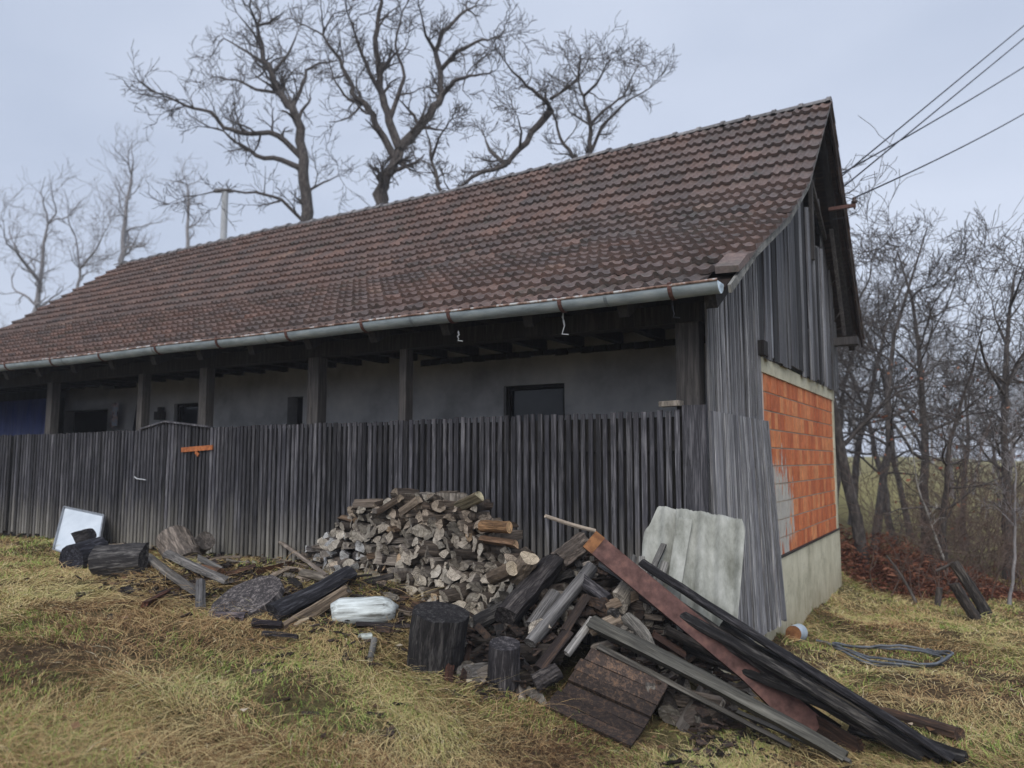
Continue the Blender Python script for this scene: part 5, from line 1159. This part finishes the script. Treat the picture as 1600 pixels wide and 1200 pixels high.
# ---------------------------------------------------------------- trees
def finish_tree(name, br_, label, mat, base, group=None):
    root = empty(name, base, label, 'tree', group)
    for nm, lst in (('trunk', br_['t']), ('crown', br_['c'])):
        mb = MB()
        for pts, rad in lst: mb.tube(pts, rad, 8 if rad[0] > .06 else (5 if rad[0] > .02 else 3), cap=False)
        mb.build(nm, mat, root)
    return root
def grow(br_, rr, p, d, r, L, lev, maxlev, up=.12, wig=.22, dens=1.0, rmin=.004):
    n = max(3, int(L/(.16+.10*(maxlev-lev)*.6))+2); n = min(n, 9); pts = [p.copy()]; rad = [r]; q = p.copy(); dd = d.copy()
    for i in range(n):
        dd = (dd+Vector((rr.gauss(0, wig), rr.gauss(0, wig), rr.gauss(0, wig)+up))).normalized(); q = q+dd*L/n; pts.append(q.copy()); rad.append(max(rmin, r*(1-.75*(i+1)/n)))
    br_['c'].append((pts, rad))
    if lev >= maxlev: return
    nb = int((3 if lev < maxlev-1 else 4)*dens+rr.random()*2)
    for k in range(nb):
        t = .25+.72*(k+rr.random())/nb; i = min(len(pts)-2, int(t*n)); c = pts[i]; ax = (pts[i+1]-pts[i]).normalized()
        o_ = ax.cross(Vector((rr.gauss(0, 1), rr.gauss(0, 1), rr.gauss(0, 1)))).normalized(); an = rr.uniform(.5, 1.05); nd = (ax*math.cos(an)+o_*math.sin(an)).normalized()
        grow(br_, rr, c, nd, max(rmin, rad[i]*.62), L*rr.uniform(.45, .72), lev+1, maxlev, up, wig, dens, rmin)
def guided(name, label, limbs, depth, seed, trunk_n=1, twigs=(7, .9, 3), group=None, mat='tree', rmin=.012, dens=1.0):
    """limbs: list of (pixel polyline, width px at start); given a real depth with spread in depth"""
    rr = random.Random(seed); br_ = {'t': [], 'c': []}; base = None; used = {}
    for li, (pts, wpx) in enumerate(limbs):
        dz0 = used.get(pts[0], 0.0); drift = 0 if li < trunk_n else rr.uniform(-1, 1)*depth*.09
        P3 = []; n = len(pts)
        for k, (u, v) in enumerate(pts):
            off = dz0+drift*(k/max(1, n-1)); used[(u, v)] = off; P3.append(Vector(dp(u, v, depth+off)))
        r0 = wpx/F_PX*depth/2
        if li == 0:
            gz = float(g(P3[0].x, P3[0].y)); base = Vector((P3[0].x, P3[0].y, gz-.1)); lean = (P3[0]-P3[1]); b0 = Vector((P3[0].x+lean.x*.3, P3[0].y+lean.y*.3, gz-.1)); base = b0; P3 = [b0]+P3
        m_ = len(P3); fine = []; rads = []
        for k in range(m_-1):
            for s in range(3):
                t = s/3; q = P3[k].lerp(P3[k+1], t)
                if 0 < s and k > 0: q += Vector((rr.gauss(0, 1), rr.gauss(0, 1), rr.gauss(0, 1)))*r0*.25
                fine.append(q); rads.append(r0*(1-.72*((k+t)/(m_-1))**1.1)*(1.25 if (li == 0 and k == 0) else 1))
        fine.append(P3[-1]); rads.append(r0*.25)
        br_['t' if li < trunk_n else 'c'].append((fine, [max(rmin, x) for x in rads]))
        nb = int(len(fine)*.55*dens); st = 4 if li == 0 else 1
        for k in range(nb):
            i = rr.randrange(st, len(fine)-1); ax = (fine[i+1]-fine[i]).normalized(); o_ = ax.cross(Vector((rr.gauss(0, 1), rr.gauss(0, 1), rr.gauss(0, 1)))).normalized(); an = rr.uniform(.5, 1.2)
            L = twigs[1]*rr.uniform(.5, 1.25)*(depth/22); grow(br_, rr, fine[i], (ax*math.cos(an)+o_*math.sin(an)).normalized(), max(rmin, rads[i]*.5), L, 0, twigs[2]-1, .06, .25, 1.0, rmin*.7)
        e = fine[-1]; d_ = (fine[-1]-fine[-2]).normalized()
        for k in range(3): grow(br_, rr, e, (d_+Vector((rr.gauss(0, .4), rr.gauss(0, .4), rr.gauss(0, .4)))).normalized(), max(rmin, r0*.25), twigs[1]*1.1*(depth/22), 0, twigs[2]-1, .06, .25, 1.0, rmin*.7)
    return finish_tree(name, br_, label, M[mat], base, group)
guided('bare_tree', 'large bare tree with spreading forked limbs behind the roof, leaning slightly right', [
    ([(588, 335), (600, 290), (617, 248), (624, 232)], 28),
    ([(617, 248), (600, 215), (585, 190), (573, 165), (550, 145), (540, 115), (525, 85), (505, 55)], 13),
    ([(624, 232), (608, 190), (598, 150), (592, 110), (586, 60), (592, 20), (600, -25)], 15),
    ([(624, 232), (650, 205), (672, 180), (690, 150), (688, 110), (680, 80), (692, 50), (730, 15)], 16),
    ([(690, 150), (712, 125), (735, 118), (765, 115)], 8), ([(688, 110), (715, 80), (745, 65), (772, 58)], 8),
    ([(608, 190), (622, 150), (632, 120), (618, 70), (628, 20)], 8), ([(598, 150), (578, 115), (560, 70), (545, 25)], 8), ([(680, 80), (665, 55), (655, 10)], 7),
    ([(573, 165), (545, 155), (525, 130), (515, 100)], 6)], 23, 1, twigs=(7, 1.0, 3))
guided('bare_tree', 'bare tree with long limbs reaching left, left of the large forked tree behind the roof', [
    ([(478, 350), (478, 300), (475, 250), (470, 200), (457, 168), (436, 145), (425, 115), (410, 78), (402, 40)], 20),
    ([(475, 265), (440, 250), (400, 243), (375, 225), (350, 205)], 10), ([(470, 245), (445, 220), (420, 207), (380, 208), (350, 200), (330, 175), (290, 165), (258, 150)], 10),
    ([(457, 168), (470, 140), (478, 110), (500, 98), (530, 95)], 7), ([(425, 115), (410, 98), (385, 80), (350, 60)], 7), ([(436, 145), (400, 140), (370, 125), (335, 120)], 6),
    ([(478, 300), (505, 285), (530, 275)], 5), ([(476, 348), (440, 312), (400, 300), (350, 297), (310, 305)], 6), ([(410, 78), (395, 50), (370, 20)], 5), ([(425, 115), (450, 85), (465, 50)], 6)], 26, 2, twigs=(7, 1.0, 3))
guided('bare_tree', 'bare tree with a crooked trunk and broad crown just right of the roof\'s middle', [
    ([(921, 262), (921, 220), (921, 184), (912, 150), (903, 124)], 10),
    ([(925, 235), (940, 197), (977, 161), (1012, 140)], 6), ([(921, 195), (944, 172), (974, 150), (996, 105)], 6), ([(912, 150), (932, 131), (943, 110), (955, 92)], 5), ([(903, 124), (906, 100), (908, 85)], 5), ([(921, 195), (890, 175), (880, 160)], 4)], 22, 3, twigs=(6, .9, 3), rmin=.01)
guided('bare_tree', 'dark crooked bare tree with one limb arching down left behind the roof', [
    ([(906, 262), (895, 245), (875, 215), (861, 172)], 10),
    ([(861, 172), (842, 195), (812, 232), (790, 258), (737, 277), (705, 300)], 12), ([(861, 172), (853, 157), (823, 135), (790, 97)], 8), ([(861, 154), (880, 142), (902, 127), (906, 92)], 6),
    ([(790, 258), (765, 235), (758, 215)], 8), ([(812, 232), (815, 205), (808, 180)], 5)], 20, 4, twigs=(6, .75, 3), rmin=.01)
guided('bare_tree', 'slim dark bare tree between the large forked tree and the arching limb', [([(692, 305), (683, 280), (674, 250), (672, 225), (665, 200)], 8), ([(674, 250), (686, 215), (702, 190)], 5), ([(683, 280), (668, 255), (640, 240)], 4)], 20, 5, twigs=(5, .6, 3), rmin=.01)
guided('poplar', 'faint upright poplar stem rising beyond the left end of the roof', [([(190, 420), (192, 380), (197, 330), (206, 275)], 11)], 48, 6, twigs=(4, 1.0, 3), mat='treepale_haze', rmin=.013, dens=1.7)
guided('poplar', 'faint slim tree stem left of the street lamp', [([(293, 395), (294, 340), (293, 290)], 8)], 44, 7, twigs=(4, .8, 3), mat='treepale_haze', rmin=.013, dens=1.7)
guided('poplar', 'hazy leaning tree at the far left beyond the roof end', [([(50, 500), (62, 440), (75, 350)], 12), ([(62, 440), (30, 400), (10, 380)], 6)], 45, 8, twigs=(5, 1.3, 3), mat='treepale_haze', rmin=.013, dens=1.7)
guided('bare_tree', 'low faint tree among the hazy crowns between the two far stems', [([(120, 460), (125, 420), (118, 370)], 7), ([(125, 420), (150, 390), (165, 360)], 4)], 46, 9, twigs=(5, 1.3, 3), mat='treepale_haze', rmin=.013, dens=1.7)
# street lamp
lp = Vector(dp(352, 300, 30)); gz = float(g(lp.x, lp.y)); root = empty('street_lamp', (lp.x, lp.y, gz), 'street lamp on a pale pole showing above the roof at the left', 'street lamp')
mb = MB(); mb.tube([(lp.x, lp.y, gz-.2), (lp.x, lp.y, lp.z)], [.16, .12], 10); mb.build('pole', M['concpole'], root)
mb = MB(); mb.hexa([(lp.x-.36, lp.y-.3, lp.z), (lp.x+.3, lp.y+.1, lp.z), (lp.x+.2, lp.y+.25, lp.z), (lp.x-.46, lp.y-.15, lp.z)], [(lp.x-.3, lp.y-.25, lp.z+.14), (lp.x+.25, lp.y+.08, lp.z+.12), (lp.x+.17, lp.y+.2, lp.z+.12), (lp.x-.38, lp.y-.14, lp.z+.14)]); mb.build('lamp_head', M['lamp'], root)

# wood on the right: individual trees
def forest_tree(seed, Hh, r, spread=1.0):
    rr = random.Random(seed); br_ = {'t': [], 'c': []}; n = 12; pts = []; rad = []; q = Vector((0, 0, -.2)); d_ = Vector((rr.gauss(0, .04), rr.gauss(0, .04), 1))
    for i in range(n+1):
        pts.append(q.copy()); rad.append(max(.012, r*(1-.88*i/n))); d_ = (d_+Vector((rr.gauss(0, .09), rr.gauss(0, .09), .12))).normalized(); q = q+d_*Hh/n
    br_['t'].append((pts, rad))
    for k in range(15):
        i = min(n-1, int(4+(n-4)*(k+rr.random())/15)); a = k*2.4+rr.random(); el = rr.uniform(.15, .8); dd = Vector((math.cos(a)*math.cos(el), math.sin(a)*math.cos(el), math.sin(el)))
        grow(br_, rr, pts[i], dd, rad[i]*.5, Hh*.32*(1.15-.6*i/n)*spread*rr.uniform(.7, 1.2), 0, 3, .07, .2, 1.0, .0055)
    return br_
protos = []
def proto_tree(seed, Hh, r, spread=1.0): return forest_tree(seed, Hh, r, spread)
_pt = [proto_tree(401, 7, .095), proto_tree(402, 7.5, .125, 1.1), proto_tree(403, 6.5, .1, .9), proto_tree(404, 8, .13, 1.2)]
pm_ = []
for br_ in _pt:
    ms = []
    for nm, lst in (('trunk', br_['t']), ('crown', br_['c'])):
        mb = MB()
        for pts, rad in lst: mb.tube(pts, rad, 8 if rad[0] > .06 else (5 if rad[0] > .02 else 3), cap=False)
        o = mb.build(nm, M['tree']); ms.append(o.data); bpy.data.objects.remove(o)
    pm_.append(ms)
def put_tree(k, u, depth, hgt, rot, label, tone_=(1, 1, 1), lean=(0, 0)):
    p = Vector(dp(u, 720, depth)); p.z = float(g(p.x, p.y)); root = empty('forest_tree', p, label, 'tree', 'bare trees at the edge of the wood'); s = hgt/(7, 7.5, 6.5, 8)[k]; root.scale = (s, s, s); root.rotation_euler = (lean[0], lean[1], rot)
    for nm, me in zip(('trunk', 'crown'), pm_[k]):
        o = bpy.data.objects.new(nm, me); COL.objects.link(o); o.parent = root; o.color = (*tone_, 1)
FT = [(1, 1342, 13.5, 7.4, .3, 'thick dark double-looking trunk nearest behind the barn end, with twigs above the bracken'), (0, 1358, 16, 7.5, 2.0, 'tall slim tree whose twigs show just right of the roof edge'), (3, 1440, 16.5, 7.2, 1.2, 'tree with a straight trunk rising in the middle of the wood on the right'), (2, 1395, 17.5, 6.0, 4.1, 'thin tree between the thick trunk and the straight one'),
      (0, 1418, 22, 7.5, 5.2, 'far slim tree just left of the straight trunk'), (2, 1500, 21, 6.2, 2.7, 'small far tree above the leaning posts'), 
      (2, 1325, 20, 7.4, 1.9, 'tree half hidden by the barn end wall'), (1, 1620, 22, 8.0, 2.2, 'tree at the right edge reaching out of the picture'), (2, 1455, 13.0, 4.6, .6, 'young low tree in front of the straight trunk'), (0, 1580, 31, 7.0, 4.4, 'distant tree behind the dark tree at the right edge'),
      (2, 1300, 24, 7.0, .7, 'tree behind the barn end wall with only its top twigs showing')]
for k, u, dpt, hg, ro, lab in FT: put_tree(k, u, dpt, hg, ro, lab)
guided('bare_tree', 'dark forked tree standing at the right edge of the picture', [
    ([(1578, 880), (1574, 800), (1571, 720), (1570, 650), (1574, 600)], 19), ([(1570, 650), (1570, 600), (1573, 540), (1578, 480), (1585, 430)], 11), ([(1574, 600), (1592, 570), (1606, 540)], 9), ([(1571, 680), (1590, 655), (1612, 630)], 8),
    ([(1570, 620), (1550, 585), (1535, 550), (1528, 520)], 6), ([(1573, 540), (1558, 505), (1550, 470)], 5), ([(1578, 480), (1590, 450), (1600, 420)], 5)], 14, 21, twigs=(5, 1.5, 3), rmin=.008, dens=.8)
guided('sapling', 'pale slender leaning birch stem in front of the wood', [([(1480, 892), (1462, 840), (1445, 790), (1432, 750), (1425, 700)], 5)], 12.6, 22, twigs=(3, .7, 2), mat='birch', rmin=.006, dens=.6)
guided('sapling', 'thin pale sapling standing before the dark tree at the right edge', [([(1578, 930), (1586, 870), (1585, 800), (1588, 740), (1580, 690)], 6)], 11.5, 23, twigs=(3, .9, 3), mat='treepale_haze', rmin=.004, dens=.8)
guided('sapling', 'small leaning sapling right of the straight trunk', [([(1440, 880), (1470, 830), (1492, 780), (1505, 720)], 6)], 15, 24, twigs=(3, .9, 3), mat='tree', rmin=.005)
# brush
def brush():
    rr = random.Random(5); mb = MB()
    for k in range(330):
        u = rr.uniform(1255, 1680); dpt = rr.uniform(11.8, 21); p = Vector(dp(u, 720, dpt)); p.z = float(g(p.x, p.y)); 
        if p.x < .4: continue
        L = rr.uniform(.5, 2.4); br_ = {'t': [], 'c': []}; grow(br_, rr, p, Vector((rr.gauss(0, .35), rr.gauss(0, .35), 1)).normalized(), .01, L, 1, 3, .05, .2, .9, .0035)
        for pts, rad in br_['c']: mb.tube(pts, rad, 3, cap=False)
    tag(mb.build('brush', M['brushmat']), 'tangle of thin brown undergrowth at the edge of the wood', 'undergrowth', kind='stuff')
    mb = MB()
    for k in range(700):
        u = rr.uniform(1310, 1640); dpt = rr.uniform(12, 22); p = Vector(dp(u, rr.uniform(560, 900), dpt)); s = rr.uniform(.02, .045)
        a = Vector((rr.gauss(0, 1), rr.gauss(0, 1), rr.gauss(0, 1))).normalized()*s; b = a.cross(Vector((rr.gauss(0, 1), rr.gauss(0, 1), rr.gauss(0, 1)))).normalized()*s*.6
        if p.z > float(g(p.x, p.y)) and p.x > .4: mb.add([p-a, p+b, p+a, p-b], [(0, 1, 2, 3)], rnd=rr.random())
    tag(mb.build('withered_leaves', M['bracken']), 'withered leaves still hanging in the undergrowth', 'leaves', kind='stuff')
brush()
def far_wood():
    rr = random.Random(9); mb = MB()
    arrs = []
    for k in range(55):
        az = rr.uniform(-22, 20) if k % 3 else rr.uniform(25, 80); dpt = rr.uniform(50, 90); x = CP[0]-math.sin(math.radians(az))*dpt; y = CP[1]+math.cos(math.radians(az))*dpt; z = float(g(x, y)); arrs.append((x, y, z, rr.uniform(.8, 1.3)*(1.15 if az < 20 else .9), rr.uniform(0, 6.28), rr.randrange(4)))
    Vs, Fs, off = [], [], 0; cache = []
    for ms in pm_:
        vv, ff, o_ = [], [], 0
        for me in ms:
            a = np.zeros(len(me.vertices)*3); me.vertices.foreach_get('co', a); vv.append(a.reshape(-1, 3)); f = np.zeros(len(me.loops), int); me.loops.foreach_get('vertex_index', f); ff.append(f.reshape(-1, 4)+o_); o_ += len(me.vertices)
        V_, F_ = np.concatenate(vv), np.concatenate(ff)
        keep = np.random.RandomState(1).rand(len(F_)) < 1.0; cache.append((V_, F_[keep]))
    for x, y, z, s, ro, k in arrs:
        V_, F_ = cache[k]; c, s_ = math.cos(ro), math.sin(ro); Q = np.stack([(V_[:, 0]*c-V_[:, 1]*s_)*s+x, (V_[:, 0]*s_+V_[:, 1]*c)*s+y, V_[:, 2]*s+z], -1); Vs.append(Q); Fs.append(F_+off); off += len(Q)
    V_ = np.concatenate(Vs); F_ = np.concatenate(Fs); me = bpy.data.meshes.new('far_wood'); me.vertices.add(len(V_)); me.vertices.foreach_set('co', V_.ravel()); me.loops.add(F_.size); me.loops.foreach_set('vertex_index', F_.ravel().astype(np.int32)); me.polygons.add(len(F_)); me.polygons.foreach_set('loop_start', np.arange(len(F_))*4); me.update(calc_edges=True)
    a = me.attributes.new('tone', 'FLOAT', 'FACE'); a.data.foreach_set('value', np.ones(len(F_)))
    me.materials.append(M['treepale_haze']); o = bpy.data.objects.new('far_wood', me); COL.objects.link(o); tag(o, 'far-off bare wood closing the view behind the meadow', 'wood', kind='stuff')
far_wood()
print('stack', NS, 'heap', NJ, 'polys', sum(len(o.data.polygons) for o in bpy.data.objects if o.type == 'MESH'))

def merge_small():
    logs = [o for o in bpy.data.objects if o.name.startswith('split_log') and o.get('group')]
    logs.sort(key=lambda o: -(o.scale[0]*o.scale[2])*(1 if 'half buried' not in o['label'] else .2)/max(1, (o.matrix_world.translation-cam_o.location).length))
    keep = 262; mb = MB(); bpy.context.view_layer.update()
    for o in logs[keep:]:
        me = o.data; mw = o.matrix_world; V = [mw @ v.co for v in me.vertices]; c = sum(o.color[:3])/3
        for mi in (0, 1, 2):
            Fc = [tuple(p.vertices) for p in me.polygons if p.material_index == mi]
            if not Fc: continue
            used = sorted({i for f in Fc for i in f}); mp_ = {v: k for k, v in enumerate(used)}
            mb.add([V[i] for i in used], [tuple(mp_[i] for i in f) for f in Fc], mi=mi, rnd=o.location.x*3.7 % 1, tn=c)
        bpy.data.objects.remove(o)
    tag(mb.build('small_firewood', FW_MATS), 'small and half buried split firewood filling the gaps of the stack and the heap', 'firewood', kind='stuff')
bpy.context.view_layer.update(); merge_small()
def haze():
    mb = MB(); mb.box(-110, 110, -60, 110, -3, 19); o = mb.build('haze', M['ground']); o.data.materials.clear()
    mt = bpy.data.materials.new('haze'); mt.use_nodes = True; n = mt.node_tree; n.nodes.clear(); ot = n.nodes.new('ShaderNodeOutputMaterial'); pv = n.nodes.new('ShaderNodeVolumePrincipled')
    pv.inputs['Color'].default_value = (.9, .93, 1, 1); pv.inputs['Density'].default_value = .0017; n.links.new(pv.outputs[0], ot.inputs['Volume']); o.data.materials.append(mt); o['kind'] = 'stuff'; o['label'] = 'pale damp winter air'
haze()
